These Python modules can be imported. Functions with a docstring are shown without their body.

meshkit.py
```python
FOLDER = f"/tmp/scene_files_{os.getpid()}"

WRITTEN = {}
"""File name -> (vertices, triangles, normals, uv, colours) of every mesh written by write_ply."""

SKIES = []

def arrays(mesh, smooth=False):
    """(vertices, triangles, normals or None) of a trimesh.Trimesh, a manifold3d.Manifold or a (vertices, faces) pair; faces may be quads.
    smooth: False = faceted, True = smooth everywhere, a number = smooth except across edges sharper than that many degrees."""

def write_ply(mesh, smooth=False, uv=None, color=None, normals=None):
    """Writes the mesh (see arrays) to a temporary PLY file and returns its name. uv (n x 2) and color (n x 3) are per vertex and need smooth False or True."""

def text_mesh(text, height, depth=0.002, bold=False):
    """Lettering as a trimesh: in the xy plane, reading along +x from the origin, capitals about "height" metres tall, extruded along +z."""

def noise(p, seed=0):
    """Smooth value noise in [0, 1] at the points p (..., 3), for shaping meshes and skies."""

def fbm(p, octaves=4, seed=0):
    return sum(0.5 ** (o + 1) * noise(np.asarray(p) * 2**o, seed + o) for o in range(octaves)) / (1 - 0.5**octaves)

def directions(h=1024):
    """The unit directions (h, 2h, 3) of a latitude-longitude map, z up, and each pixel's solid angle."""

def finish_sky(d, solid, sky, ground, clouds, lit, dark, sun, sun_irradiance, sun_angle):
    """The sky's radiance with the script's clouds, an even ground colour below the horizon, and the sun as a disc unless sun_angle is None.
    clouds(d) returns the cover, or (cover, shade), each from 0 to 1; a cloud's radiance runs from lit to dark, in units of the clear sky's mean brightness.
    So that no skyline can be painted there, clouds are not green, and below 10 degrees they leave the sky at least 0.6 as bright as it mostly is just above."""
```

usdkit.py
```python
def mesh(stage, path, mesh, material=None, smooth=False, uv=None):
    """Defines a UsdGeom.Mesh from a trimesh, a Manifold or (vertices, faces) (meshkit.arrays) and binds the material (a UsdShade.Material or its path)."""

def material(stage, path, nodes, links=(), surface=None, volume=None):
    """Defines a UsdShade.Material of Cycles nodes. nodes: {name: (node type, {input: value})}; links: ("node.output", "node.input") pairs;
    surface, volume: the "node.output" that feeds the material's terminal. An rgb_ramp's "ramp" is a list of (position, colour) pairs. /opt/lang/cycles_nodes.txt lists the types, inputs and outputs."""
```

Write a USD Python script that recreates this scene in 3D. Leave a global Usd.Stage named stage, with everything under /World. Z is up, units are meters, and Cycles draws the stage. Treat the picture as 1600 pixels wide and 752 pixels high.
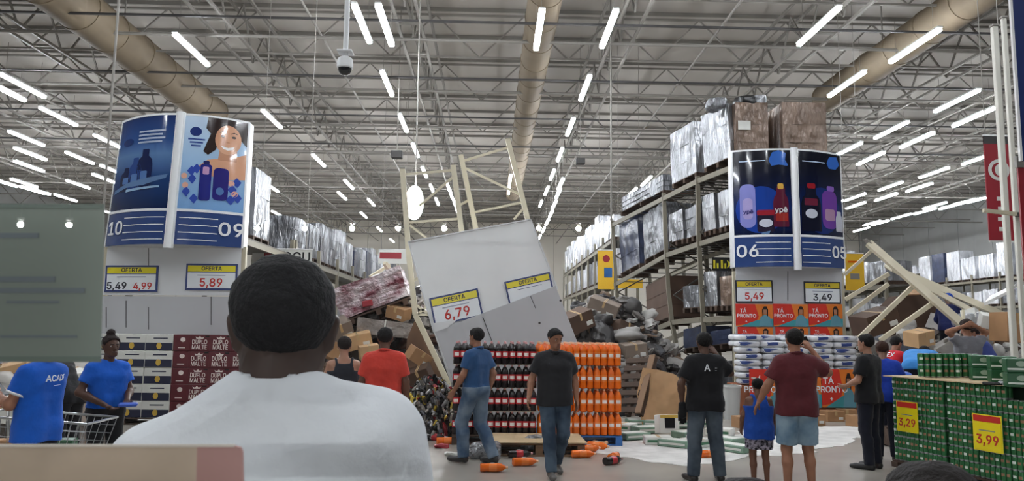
import math, random
import numpy as np
import trimesh
import manifold3d
import meshkit
import usdkit
from pxr import Usd, UsdGeom, UsdLux, UsdShade, Gf, Sdf
from shapely.geometry import Polygon, Point, box as sbox
from shapely import affinity

stage = Usd.Stage.CreateInMemory()
UsdGeom.SetStageUpAxis(stage, "Z")
UsdGeom.SetStageMetersPerUnit(stage, 1.0)
UsdGeom.Xform.Define(stage, "/World")
UsdGeom.Scope.Define(stage, "/World/Looks")
rng = random.Random(7)
nrg = np.random.default_rng(7)

# ------------------------------------------------------------------ camera, sky, exposure
W, H, F = 1600.0, 752.0, 1200.0
CAM = np.array([0.0, 0.0, 1.72])
YAW, PITCH, ROLL = math.atan(31 / F), math.radians(6.6), math.radians(0.7)
EXPOSURE = 2.6
DOME = 0.03
LAMP = 15.0
fw = np.array([math.sin(YAW) * math.cos(PITCH), math.cos(YAW) * math.cos(PITCH), math.sin(PITCH)])
rt = np.array([math.cos(YAW), -math.sin(YAW), 0.0])
up = np.cross(rt, fw)
rt, up = rt * math.cos(ROLL) + up * math.sin(ROLL), up * math.cos(ROLL) - rt * math.sin(ROLL)
cam = UsdGeom.Camera.Define(stage, "/World/camera")
m4 = np.eye(4)
m4[0, :3], m4[1, :3], m4[2, :3], m4[3, :3] = rt, up, -fw, CAM
cam.AddTransformOp().Set(Gf.Matrix4d(*m4.ravel().tolist()))
cam.CreateHorizontalApertureAttr(5.6)
cam.CreateVerticalApertureAttr(5.6 * H / W)
cam.CreateFocalLengthAttr(5.6 * F / W)
cam.CreateFStopAttr(2.0)
cam.CreateFocusDistanceAttr(11.0)
cam.CreateClippingRangeAttr(Gf.Vec2f(0.05, 500))
cam.CreateExposureAttr(EXPOSURE)


def ray(px, py):
    return fw * F + rt * (px - W / 2) + up * (H / 2 - py)


def at(px, py, Y):
    """The point seen at pixel (px, py) that lies Y metres in front of the camera's wall."""
    d = ray(px, py)
    return CAM + d * (Y / d[1])


def atz(px, py, z=0.0):
    d = ray(px, py)
    return CAM + d * ((z - CAM[2]) / d[2])


def atx(px, py, X):
    d = ray(px, py)
    return CAM + d * (X / d[0])


# ------------------------------------------------------------------ materials
def lin(r, g, b):
    f = lambda c: c / 12.92 if c <= 0.04045 else ((c + 0.055) / 1.055) ** 2.4
    return tuple(f(c / 255.0) for c in (r, g, b))


LOOK = {}


def mat(name, rgb, rough=0.5, metal=0.0, var=0.0, scale=4.0, bump=0.0, bscale=30.0, stretch=None, spec=0.5, coat=0.0, sheen=0.0, rgb2=None, detail=3.0, bdist=0.02):
    """A principled material; var mixes a darker (or rgb2) tone by noise, bump adds fine relief."""
    if name in LOOK:
        return LOOK[name]
    c = lin(*rgb)
    nodes = {"p": ("principled_bsdf", {"base_color": c, "roughness": rough, "metallic": metal, "specular_ior_level": spec, "coat_weight": coat, "sheen_weight": sheen})}
    links = []
    if var or bump:
        nodes["tc"] = ("texture_coordinate", {})
        nodes["mp"] = ("mapping", {"scale": stretch or (1, 1, 1)})
        links.append(("tc.object", "mp.vector"))
    if var:
        c2 = lin(*rgb2) if rgb2 else tuple(x * (1 - var) for x in c)
        nodes["n"] = ("noise_texture", {"scale": scale, "detail": detail})
        nodes["r"] = ("rgb_ramp", {"ramp": [(0.36, c2), (0.62, c)]})
        links += [("mp.vector", "n.vector"), ("n.fac", "r.fac"), ("r.color", "p.base_color")]
    if bump:
        nodes["nb"] = ("noise_texture", {"scale": bscale, "detail": 4.0})
        nodes["b"] = ("bump", {"strength": bump, "distance": bdist})
        links += [("mp.vector", "nb.vector"), ("nb.fac", "b.height"), ("b.normal", "p.normal")]
    LOOK[name] = usdkit.material(stage, "/World/Looks/" + name, nodes, links, surface="p.BSDF")
    return LOOK[name]


def mat_set(name, cols, rough=0.45, metal=0.0, spec=0.5):
    """A handful of plain materials for the loose pieces of one heap."""
    return [mat(f"{name}_{i}", c, rough, metal, var=0.2, scale=6, spec=spec) for i, c in enumerate(cols)]


def mat_emit(name, rgb, strength):
    LOOK[name] = usdkit.material(stage, "/World/Looks/" + name, {"e": ("emission", {"color": lin(*rgb), "strength": strength})}, surface="e.emission")
    return LOOK[name]


# ------------------------------------------------------------------ shapes
def TM(v, f):
    return trimesh.Trimesh(np.asarray(v, float), np.asarray(f, int), process=False)


_BF = np.array([[0, 2, 1], [0, 3, 2], [4, 5, 6], [4, 6, 7], [0, 1, 5], [0, 5, 4], [1, 2, 6], [1, 6, 5], [2, 3, 7], [2, 7, 6], [3, 0, 4], [3, 4, 7]])


def box(sx, sy, sz, x=0.0, y=0.0, z=0.0):
    """A box whose base centre is (x, y, z)."""
    a, b = sx / 2, sy / 2
    v = [[x - a, y - b, z], [x + a, y - b, z], [x + a, y + b, z], [x - a, y + b, z], [x - a, y - b, z + sz], [x + a, y - b, z + sz], [x + a, y + b, z + sz], [x - a, y + b, z + sz]]
    return TM(v, _BF)


def cbox(sx, sy, sz, x=0.0, y=0.0, z=0.0, c=0.01):
    """A box with chamfered edges."""
    pts = []
    for i in (-1, 1):
        for j in (-1, 1):
            for k in (-1, 1):
                a, b, h = sx / 2, sy / 2, sz / 2
                pts += [[i * a, j * (b - c), k * (h - c)], [i * (a - c), j * b, k * (h - c)], [i * (a - c), j * (b - c), k * h]]
    m = manifold3d.Manifold.hull_points(np.array(pts) + [x, y, z + sz / 2]).to_mesh()
    return TM(m.vert_properties[:, :3], m.tri_verts)


def J(*ms):
    ms = [m for q in ms for m in (q if isinstance(q, (list, tuple)) else [q])]
    off, vs, fs = 0, [], []
    for m in ms:
        vs.append(np.asarray(m.vertices)); fs.append(np.asarray(m.faces) + off); off += len(m.vertices)
    return TM(np.vstack(vs), np.vstack(fs))


def bar(p, q, w, h=None, upv=(0, 0, 1)):
    """A rectangular bar from p to q, w wide and h deep along upv."""
    p, q = np.asarray(p, float), np.asarray(q, float)
    h = h or w
    t = q - p
    t = t / np.linalg.norm(t)
    u = np.asarray(upv, float)
    if abs(np.dot(t, u)) > 0.98:
        u = np.array([0, 1.0, 0])
    s = np.cross(t, u); s /= np.linalg.norm(s)
    u = np.cross(s, t)
    c = [(-1, -1), (1, -1), (1, 1), (-1, 1)]
    v = [p + s * i * w / 2 + u * j * h / 2 for i, j in c] + [q + s * i * w / 2 + u * j * h / 2 for i, j in c]
    return TM(v, _BF)


def tube(p, q, r, n=10, r2=None):
    p, q = np.asarray(p, float), np.asarray(q, float)
    r2 = r if r2 is None else r2
    t = q - p; t = t / np.linalg.norm(t)
    a = np.cross(t, [0, 0, 1.0] if abs(t[2]) < 0.9 else [1.0, 0, 0]); a /= np.linalg.norm(a)
    b = np.cross(t, a)
    th = np.arange(n) * 2 * np.pi / n
    ring = np.cos(th)[:, None] * a + np.sin(th)[:, None] * b
    v = np.vstack([p + ring * r, q + ring * r2, [p], [q]])
    f = []
    for i in range(n):
        j = (i + 1) % n
        f += [[i, j, n + j], [i, n + j, n + i], [2 * n, j, i], [2 * n + 1, n + i, n + j]]
    m = TM(v, f)
    return m


def lathe(prof, n=20):
    prof = np.asarray(prof, float)
    th = np.arange(n) * 2 * np.pi / n
    v = np.stack([np.outer(prof[:, 0], np.cos(th)), np.outer(prof[:, 0], np.sin(th)), np.repeat(prof[:, 1:2], n, 1)], -1).reshape(-1, 3)
    f = []
    for k in range(len(prof) - 1):
        for i in range(n):
            j = (i + 1) % n
            f += [[k * n + i, k * n + j, (k + 1) * n + j], [k * n + i, (k + 1) * n + j, (k + 1) * n + i]]
    return TM(v, f)


def extrude(poly, h):
    return trimesh.creation.extrude_polygon(poly, h, engine="earcut")


def upright(m):
    """From the xy plane (extruded along +z) to the xz plane facing -y."""
    v = np.asarray(m.vertices)
    return TM(np.stack([v[:, 0], -v[:, 2], v[:, 1]], 1), m.faces)


def words(text, height, depth=0.004, bold=True, center=True):
    m = meshkit.text_mesh(text, height, depth, bold)
    v = np.array(m.vertices)
    if center:
        v[:, 0] -= (v[:, 0].min() + v[:, 0].max()) / 2
    return TM(v, m.faces)


def X(m, M):
    v = np.asarray(m.vertices)
    M = np.asarray(M)
    return TM(v @ M[:3, :3].T + M[:3, 3], m.faces)


def T(x=0, y=0, z=0, rz=0.0, rx=0.0, ry=0.0, s=1.0):
    """Matrix: scale, rotate about x, y, z (degrees), then move."""
    a, b, c = math.radians(rx), math.radians(ry), math.radians(rz)
    Rx = np.array([[1, 0, 0], [0, math.cos(a), -math.sin(a)], [0, math.sin(a), math.cos(a)]])
    Ry = np.array([[math.cos(b), 0, math.sin(b)], [0, 1, 0], [-math.sin(b), 0, math.cos(b)]])
    Rz = np.array([[math.cos(c), -math.sin(c), 0], [math.sin(c), math.cos(c), 0], [0, 0, 1]])
    M = np.eye(4)
    M[:3, :3] = Rz @ Ry @ Rx * s
    M[:3, 3] = (x, y, z)
    return M


def frame(o, ex, ey, ez):
    M = np.eye(4)
    M[:3, 0], M[:3, 1], M[:3, 2], M[:3, 3] = ex, ey, ez, o
    return M


def grid_box(sx, sy, sz, n=10):
    """A finely divided box (base centre at the origin) for crumpling."""
    k = max(sx, sy, sz) / n
    m = trimesh.creation.box([sx, sy, sz])
    v, f = trimesh.remesh.subdivide_to_size(m.vertices, m.faces, k * 1.3)
    m = trimesh.Trimesh(v, f, process=False); m.merge_vertices()
    m.apply_translation([0, 0, sz / 2])
    return m


def crumple(m, amp, freq, seed=0, stretch=(1, 1, 1)):
    v = np.array(m.vertices)
    n = np.array(m.vertex_normals)
    d = meshkit.fbm(v * np.array(stretch) * freq + seed * 7.3, 3, seed) - 0.5
    return TM(v + n * (d * 2 * amp)[:, None], m.faces)


# ------------------------------------------------------------------ things, parts, copies
COUNT = {}
ORD = ["first", "second", "third", "fourth", "fifth", "sixth", "seventh", "eighth", "ninth", "tenth", "eleventh", "twelfth", "thirteenth", "fourteenth", "fifteenth", "sixteenth", "seventeenth", "eighteenth", "nineteenth", "twentieth"]


def numbered(parent, name):
    k = COUNT.get((parent, name), 0)
    COUNT[(parent, name)] = k + 1
    return f"{parent}/{name}" + (f"_{k:03d}" if k else "")


def tag(prim, label=None, cat=None, group=None, kind=None):
    for k, v in (("label", label), ("category", cat), ("group", group), ("kind", kind)):
        if v:
            if k == "label":
                n = len(v.split())
                if n < 4 or n > 16:
                    print("LABEL", n, v)
            prim.SetCustomDataByKey(k, v)


def gm(M):
    return Gf.Matrix4d(*np.asarray(M, float).T.ravel().tolist())


def thing(name, label, cat, M=None, group=None, kind=None):
    p = numbered("/World", name)
    x = UsdGeom.Xform.Define(stage, p)
    x.AddTransformOp().Set(gm(np.eye(4) if M is None else M))
    tag(x.GetPrim(), label, cat, group, kind)
    return p


def part(parent, name, mesh, m, smooth=False, label=None, kind=None):
    p = numbered(parent, name)
    usdkit.mesh(stage, p, mesh, m, smooth)
    if label or kind:
        tag(stage.GetPrimAtPath(p), label=label, kind=kind)
    return p


def single(name, mesh, m, label, cat, M=None, group=None, kind=None, smooth=False):
    p = numbered("/World", name)
    g = usdkit.mesh(stage, p, mesh, m, smooth)
    g.AddTransformOp().Set(gm(np.eye(4) if M is None else M))
    tag(g.GetPrim(), label, cat, group, kind)
    return p


def struct(name, mesh=None, m=None, smooth=False, label=None):
    p = numbered("/World", name)
    if mesh is None:
        UsdGeom.Xform.Define(stage, p)
    else:
        usdkit.mesh(stage, p, mesh, m, smooth)
    tag(stage.GetPrimAtPath(p), label=label, kind="structure")
    return p


def keep_faces(m, keep, lift=0.0):
    """A lifted skin of the chosen faces."""
    v = np.asarray(m.vertices) + m.vertex_normals * lift
    f = np.asarray(m.faces)[keep]
    u, inv = np.unique(f, return_inverse=True)
    return TM(v[u], inv.reshape(-1, 3))


def copy(src, M, label, group=None, cat=None):
    """A copy of a thing with its parts under the next number."""
    base = src.rsplit("/", 1)[1]
    if base[-4:-3] == "_" and base[-3:].isdigit():
        base = base[:-4]
    p = numbered("/World", base)
    x = UsdGeom.Xform.Define(stage, p)
    prim = x.GetPrim()
    prim.GetReferences().AddInternalReference(src)
    UsdGeom.Xformable(prim).GetOrderedXformOps()
    op = prim.GetAttribute("xformOp:transform")
    if op:
        op.Set(gm(M))
    else:
        x.AddTransformOp().Set(gm(M))
    was = stage.GetPrimAtPath(src).GetCustomData()
    tag(prim, label, cat or was.get("category"), group or was.get("group"))
    prim.SetInstanceable(True)
    return p


class Maker:
    """The first use builds the thing where it stands, later uses copy it."""

    def __init__(self, build):
        self.build, self.src = build, None

    def __call__(self, M, label, group=None):
        if self.src is None:
            self.src = self.build(M, label, group)
            return self.src
        return copy(self.src, M, label, group)
# ------------------------------------------------------------------ sky: dim dark lobby air all round
dome = UsdLux.DomeLight.Define(stage, "/World/dome_light")
dome.CreateColorAttr(Gf.Vec3f(0.9, 0.95, 1.0))
dome.CreateIntensityAttr(DOME)

# ------------------------------------------------------------------ structure
m_floor = mat("floor_concrete", (164, 158, 149), rough=0.28, var=0.22, scale=0.9, bump=0.03, bscale=6, spec=0.5)
m_deck = mat("roof_sheet", (178, 172, 164), rough=0.6, var=0.12, scale=0.5)
m_steel = mat("truss_steel", (136, 132, 126), rough=0.6)
m_steel2 = mat("girder_steel", (130, 126, 120), rough=0.6)
m_pipe = mat("pipe_grey", (138, 134, 128), rough=0.5)
m_dark = mat("cable_tray_dark", (62, 60, 60), rough=0.6)
m_wall = mat("wall_panel", (158, 158, 155), rough=0.7, var=0.08, scale=0.6)
m_wall2 = mat("wall_plaster", (224, 218, 206), rough=0.8)
m_duct = mat("duct_fabric", (118, 104, 84), rough=0.7, var=0.1, scale=2)

XR, XL, YB, YF, ZT = 36.0, -36.0, 74.0, -16.0, 12.0
YD = 0.6
struct("floor", box(XR - XL, YB - YD, 0.2, 0, (YB + YD) / 2, -0.2), m_floor, label="grey polished concrete floor of the hall")
struct("floor", box(XR - XL, YD - YF, 0.2, 0, (YD + YF) / 2, -0.2), mat("porch_asphalt", (40, 40, 42), rough=0.9, var=0.2, scale=3, spec=0.2), label="dark porch floor outside the entrance glass")
ceil = struct("ceiling", label="ribbed metal roof on open steel trusses")
ribs = [box(XR - XL, YB - YF, 0.12, 0, (YB + YF) / 2, ZT)]
part(ceil, "roof_sheet", J(ribs), m_deck)
for k in range(28):
    part(ceil, "purlin", box(XR - XL, 0.06, 0.12, 0, 9.8 + 2.33 * k, ZT - 0.12), m_steel2)


def joist(y, zb=10.35, zt=11.75):
    b = [bar((XL, y, zt), (XR, y, zt), 0.07, 0.07), bar((XL, y, zb), (XR, y, zb), 0.06, 0.06)]
    n = int((XR - XL) / 1.42)
    for i in range(n):
        x0, x1 = XL + i * 1.42, XL + (i + 1) * 1.42
        za, zc = (zb, zt) if i % 2 else (zt, zb)
        b.append(bar((x0, y, za), (x1, y, zc), 0.045, 0.045))
    return J(b)


for k in range(14):
    part(ceil, "joist", joist(9.8 + 4.66 * k), m_steel)


def girder(x):
    zb, zt, w = 10.15, 11.6, 0.32
    b = []
    for s in (-w, w):
        b += [bar((x + s, 2, zt), (x + s, YB, zt), 0.08), bar((x + s, 2, zb), (x + s, YB, zb), 0.08)]
        n = int((YB - 2) / 1.165) if s > 0 else 0
        for i in range(n):
            y0, y1 = 2 + i * 1.165, 2 + (i + 1) * 1.165
            za, zc = (zb, zt) if i % 2 else (zt, zb)
            b.append(bar((x, y0, za), (x, y1, zc) if i % 2 else (x, y1, zc), 0.05))
    for i in range(int((YB - 2) / 2.33)):
        b.append(bar((x - w, 2 + i * 2.33, zb), (x + w, 2 + i * 2.33, zb), 0.06))
    return J(b)


for x in (-25.5, -19.6, -13.8, -7.8, -2.4, 3.7, 9.3, 14.9, 20.5, 26.2):
    part(ceil, "girder", girder(x), m_steel2)
# sprinkler pipes along and across, dark cable trays across
for k, y in enumerate((16.5, 21.3, 26.1, 30.9, 35.7, 45.0, 55.0)):
    part(ceil, "sprinkler_pipe", tube((XL, y, 9.95), (XR, y, 9.95), 0.05, 8), m_pipe)
for y in (19.4, 24.0, 28.6, 33.2):
    part(ceil, "cable_tray", box(XR - XL, 0.07, 0.05, 0, y, 9.7), m_dark)
for x in (-16.8, -11.0, -5.0, 6.2, 17.4, 23.5):
    part(ceil, "branch_pipe", tube((x, 4, 10.05), (x, YB, 10.05), 0.035, 8), m_steel)

# walls: sheet panels standing side by side
wr = struct("wall_right", label="grey panelled side wall of the hall")
for k in range(38):
    y = -2 + 2 * k
    part(wr, "wall_panel", box(0.18, 1.965, ZT, XR + 0.09 + (0.012 if k % 2 else 0), y + 1, 0), m_wall)
part(wr, "backing_panel", box(0.05, YB - YF + 1, ZT + 0.1, XR + 0.25, (YB + YF) / 2, 0), m_dark)
wl = struct("wall_left", label="grey panelled side wall of the hall")
part(wl, "backing_panel", box(0.2, YB - YF + 1, ZT + 0.1, XL - 0.1, (YB + YF) / 2, 0), m_wall)
wb = struct("wall_back", label="pale far end wall of the hall")
for k in range(24):
    part(wb, "wall_panel", box(2.96, 0.18, ZT, XL + 1.5 + 3 * k, YB + 0.09, 0), m_wall2)
part(wb, "backing_panel", box(XR - XL + 2, 0.05, ZT + 0.1, 0, YB + 0.25, 0), m_dark)

struct("wall_front", box(XR - XL, 0.2, ZT, 0, YF - 0.1, 0), mat("porch_wall_dark", (44, 44, 46), rough=0.9), label="dark outer wall of the porch before the entrance glass")

# ------------------------------------------------------------------ lamps
m_tube = mat_emit("lamp_tube", (244, 248, 255), LAMP)
m_house = mat("lamp_housing", (225, 225, 225), rough=0.4)


def lamp_build(M, label, group):
    p = thing("ceiling_light", label, "ceiling light", M, group)
    part(p, "housing", J(cbox(0.15, 2.42, 0.05, 0, 0, 0.085, 0.012), box(0.04, 2.2, 0.04, 0, 0, 0.13)), m_house)
    part(p, "diffuser", cbox(0.14, 2.4, 0.08, 0, 0, 0, 0.03), m_tube)
    for s in (-0.9, 0.9):
        part(p, "hanger_wire", tube((0, s, 0.12), (0, s, 1.15), 0.006, 5), m_steel)
    return p


lamp = Maker(lamp_build)
LZ = 9.2
LAMP_ROWS = [
    ("left part of the hall", [(36, 137), (92, 185), (42, 219), (48, 243), (46, 262), (125, 249), (122, 290), (38, 288), (51, 299), (103, 311), (5, 287), (170, 224), (163, 281), (176, 268), (4, 143)]),
    ("row above the sign 09", [(300, 82), (425, 189), (498, 253), (545, 290), (580, 318), (395, 281), (425, 295)]),
    ("row over the fallen rack", [(566, 42), (605, 134), (630, 195), (649, 237), (663, 271), (675, 297), (683, 317)]),
    ("short row between the fallen uprights", [(700, 293), (705, 306), (710, 318), (714, 330), (797, 283), (795, 299)]),
    ("row right of the centre duct", [(951, 50), (914, 141), (891, 201), (875, 244), (863, 275), (854, 300), (845, 320)]),
    ("row over the tall standing rack", [(1010, 285), (988, 302), (1278, 46), (1325, 236), (1360, 250)]),
    ("right part of the hall", [(1428, 76), (1322, 135), (1494, 161), (1521, 186), (1392, 206), (1432, 222), (1530, 250), (1459, 272), (1391, 293), (1436, 295), (1384, 310), (1336, 310), (1337, 323)]),
    ("farthest row along the right side wall", [(1532, 313), (1507, 318), (1486, 324), (1445, 332), (1408, 340), (1375, 350), (1346, 360)]),
]
for where, pts in LAMP_ROWS:
    pts = sorted(pts, key=lambda q: np.linalg.norm(atz(q[0], q[1], LZ)))
    for i, (px, py) in enumerate(pts):
        o = atz(px, py, LZ)
        if o[1] > 70:
            continue
        lamp(T(o[0], o[1], LZ), f"tube light, {ORD[i]} nearest in the {where}", "tube lights under the roof")
o = atz(602, 45, LZ - 0.5)
lamp(T(o[0], o[1], LZ - 0.5), "thick bright tube light beside the dome camera pole", "tube lights under the roof")
o = atz(842, 52, 8.7)
lamp(T(o[0], o[1], 8.7), "tube light running just under the round centre duct", "tube lights under the roof")
pts = [(876, 290), (872, 305), (866, 322), (861, 336), (855, 349), (849, 361), (843, 372)]
for i, (px, py) in enumerate(pts):
    o = atz(px, py, 8.0)
    lamp(T(o[0], o[1], 8.0), f"low-hung tube light, {ORD[i]} nearest in the dense far row over the centre aisle", "low far tube lights")
# the same lights go on over the tills in front, above the picture's edge
k = 0
for x in (-14.5, -8.7, -3.2, 2.9, 8.5, 14.2):
    for y in (2.6, 8.0, 13.2):
        k += 1
        lamp(T(x, y, LZ), f"tube light over the tills near the entrance glass, {ORD[(k - 1) // 3]} row, {ORD[(k - 1) % 3]} along", "tube lights over the tills")

k = 0
for x in (-26.0, -20.3, -14.5, -8.7, 8.5, 14.2, 20.0, 26.0):
    for y in (44.0, 51.5, 59.0, 66.5):
        k += 1
        lamp(T(x, y, LZ), f"distant tube light over the far racks, {ORD[(k - 1) // 4]} row across, {ORD[(k - 1) % 4]} going away", "tube lights over the far racks")

# round ducts
def duct(name, pts, r, label):
    p = thing(name, label, "air duct", None, "round fabric air ducts")
    q = np.asarray(pts, float)
    n = int(np.linalg.norm(q[1] - q[0]) / 1.6)
    for i in range(n):
        a, b = q[0] + (q[1] - q[0]) * i / n, q[0] + (q[1] - q[0]) * (i + 1) / n
        t = (b - a) / np.linalg.norm(b - a)
        part(p, "duct_section", J(tube(a, b - t * 0.02, r, 24), tube(b - t * 0.09, b, r * 1.035, 24)), m_duct, smooth=40)
    for i in range(0, n, 3):
        c = q[0] + (q[1] - q[0]) * (i + 0.5) / n
        part(p, "hanger_strap", box(0.03, 0.04, 12 - c[2] - r, c[0], c[1], c[2] + r - 0.01), m_steel)


a = atz(850, 25, 9.9); duct("air_duct", [(a[0], 17, 10.25), (a[0], 48, 10.25)], 0.45, "beige round duct running away over the centre aisle")
a = atz(160, 62, 9.9); duct("air_duct", [(a[0], 17, 10.25), (a[0], 30.5, 10.25)], 0.62, "wide beige duct above the sign numbered 10")
a = atz(1452, 62, 9.9); duct("air_duct", [(a[0], 17, 10.25), (a[0], 27, 10.25)], 0.5, "beige duct beside the bright lamps at upper right")

# dome camera on a drop pole
m_white = mat("white_paint", (228, 230, 232), rough=0.35)
m_black = mat("black_plastic", (22, 22, 24), rough=0.3)
c = at(539, 106, 8.0)
p = thing("surveillance_camera", "white dome camera hanging on a long pole", "camera", T(*c))
part(p, "drop_pole", tube((0, 0, 0.08), (0, 0, 12 - c[2]), 0.028, 14), m_white, smooth=40)
part(p, "ceiling_plate", cbox(0.16, 0.16, 0.02, 0, 0, 0.16, 0.004), m_white)
part(p, "housing", lathe([(0.0, 0.13), (0.03, 0.13), (0.075, 0.1), (0.085, 0.06), (0.085, 0.0), (0.075, -0.01)], 24), m_white, smooth=40)
part(p, "dome", lathe([(0.072, 0.0), (0.07, -0.03), (0.055, -0.06), (0.03, -0.078), (0.0, -0.082)], 24), mat("dome_glass", (30, 32, 36), rough=0.05, spec=0.8), smooth=True)

# thin poles
for (px, py, Y, lab) in ((162, 320, 13.2, "thin pale pole beside the sign numbered 10"), (955, 345, 21.0, "thin drop pipe in front of the standing rack")):
    c = at(px, py, Y)
    top = 12.0
    p = thing("drop_pipe", lab, "pipe", T(c[0], c[1], c[2]))
    z0 = -c[2] if px < 500 else 0.0
    part(p, "pipe", tube((0, 0, z0), (0, 0, top - c[2]), 0.022, 8), m_pipe, smooth=40)
    part(p, "collar", tube((0, 0, z0), (0, 0, z0 + 0.06), 0.04, 10), m_steel)
# the glaring floodlight by the fallen rack
c = at(648, 318, 19.0)
p = thing("floodlight", "glaring white floodlight beside the fallen rack's left upright", "floodlight", T(*c))
part(p, "lens", X(trimesh.creation.icosphere(3, 1.0), T(0, -0.1, 0) @ np.diag([0.23, 0.08, 0.43, 1])), mat_emit("flood_white", (255, 255, 255), 60.0))
part(p, "housing", cbox(0.3, 0.16, 0.6, 0, 0.03, -0.3, 0.03), m_house)
part(p, "drop_rod", tube((0, 0.05, 0.38), (0, 0.05, 12 - c[2]), 0.02, 8), m_pipe)
# ------------------------------------------------------------------ people: one smooth body surface each, clothes over it
def smin(a, b, k):
    h = np.clip(0.5 + 0.5 * (b - a) / k, 0, 1)
    return b + (a - b) * h - k * h * (1 - h)


def cone_d(P, a, b, ra, rb):
    a, b = np.asarray(a, float), np.asarray(b, float)
    ab = b - a
    L = float(ab @ ab)
    t = np.clip(((P - a) @ ab) / L, 0, 1) if L > 1e-12 else np.zeros(P.shape[:-1])
    return np.linalg.norm(P - a - t[..., None] * ab, axis=-1) - (ra + (rb - ra) * t)


def surface_nets(D, lo, h):
    S = D < 0
    c = [D[i:D.shape[0] - 1 + i, j:D.shape[1] - 1 + j, k:D.shape[2] - 1 + k] for i in (0, 1) for j in (0, 1) for k in (0, 1)]
    cs = np.stack([x < 0 for x in c])
    act = cs.any(0) & ~cs.all(0)
    idx = np.argwhere(act)
    vals = np.stack([x[act] for x in c], 1)
    offs = np.array([(i, j, k) for i in (0, 1) for j in (0, 1) for k in (0, 1)], float)
    edges = [(a, b) for a in range(8) for b in range(a + 1, 8) if np.abs(offs[a] - offs[b]).sum() == 1]
    acc, cnt = np.zeros((len(idx), 3)), np.zeros(len(idx))
    for a, b in edges:
        va, vb = vals[:, a], vals[:, b]
        x = (va < 0) != (vb < 0)
        t = np.where(x, va / np.where(x, va - vb, 1), 0)
        acc += np.where(x[:, None], offs[a] + t[:, None] * (offs[b] - offs[a]), 0)
        cnt += x
    V = lo + (idx + acc / cnt[:, None]) * h
    num = -np.ones(act.shape, int)
    num[act] = np.arange(len(idx))
    faces = []
    for ax in range(3):
        o = [q for q in range(3) if q != ax]
        sl0 = [slice(None)] * 3; sl1 = [slice(None)] * 3
        sl0[ax], sl1[ax] = slice(0, -1), slice(1, None)
        ch = S[tuple(sl0)] != S[tuple(sl1)]
        e = np.argwhere(ch)
        e = e[(e[:, o[0]] > 0) & (e[:, o[1]] > 0) & (e[:, o[0]] < act.shape[o[0]]) & (e[:, o[1]] < act.shape[o[1]])]
        if not len(e):
            continue
        q = []
        for da, db in ((1, 1), (0, 1), (0, 0), (1, 0)):
            g = e.copy(); g[:, o[0]] -= da; g[:, o[1]] -= db
            q.append(num[g[:, 0], g[:, 1], g[:, 2]])
        q = np.stack(q, 1)
        inside = S[e[:, 0], e[:, 1], e[:, 2]]
        flip = inside if ax != 1 else ~inside
        q = np.where(flip[:, None], q, q[:, ::-1])
        faces.append(q)
    Q = np.vstack(faces)
    Q = Q[(Q >= 0).all(1)]
    return TM(V, np.vstack([Q[:, [0, 1, 2]], Q[:, [0, 2, 3]]]))


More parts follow.
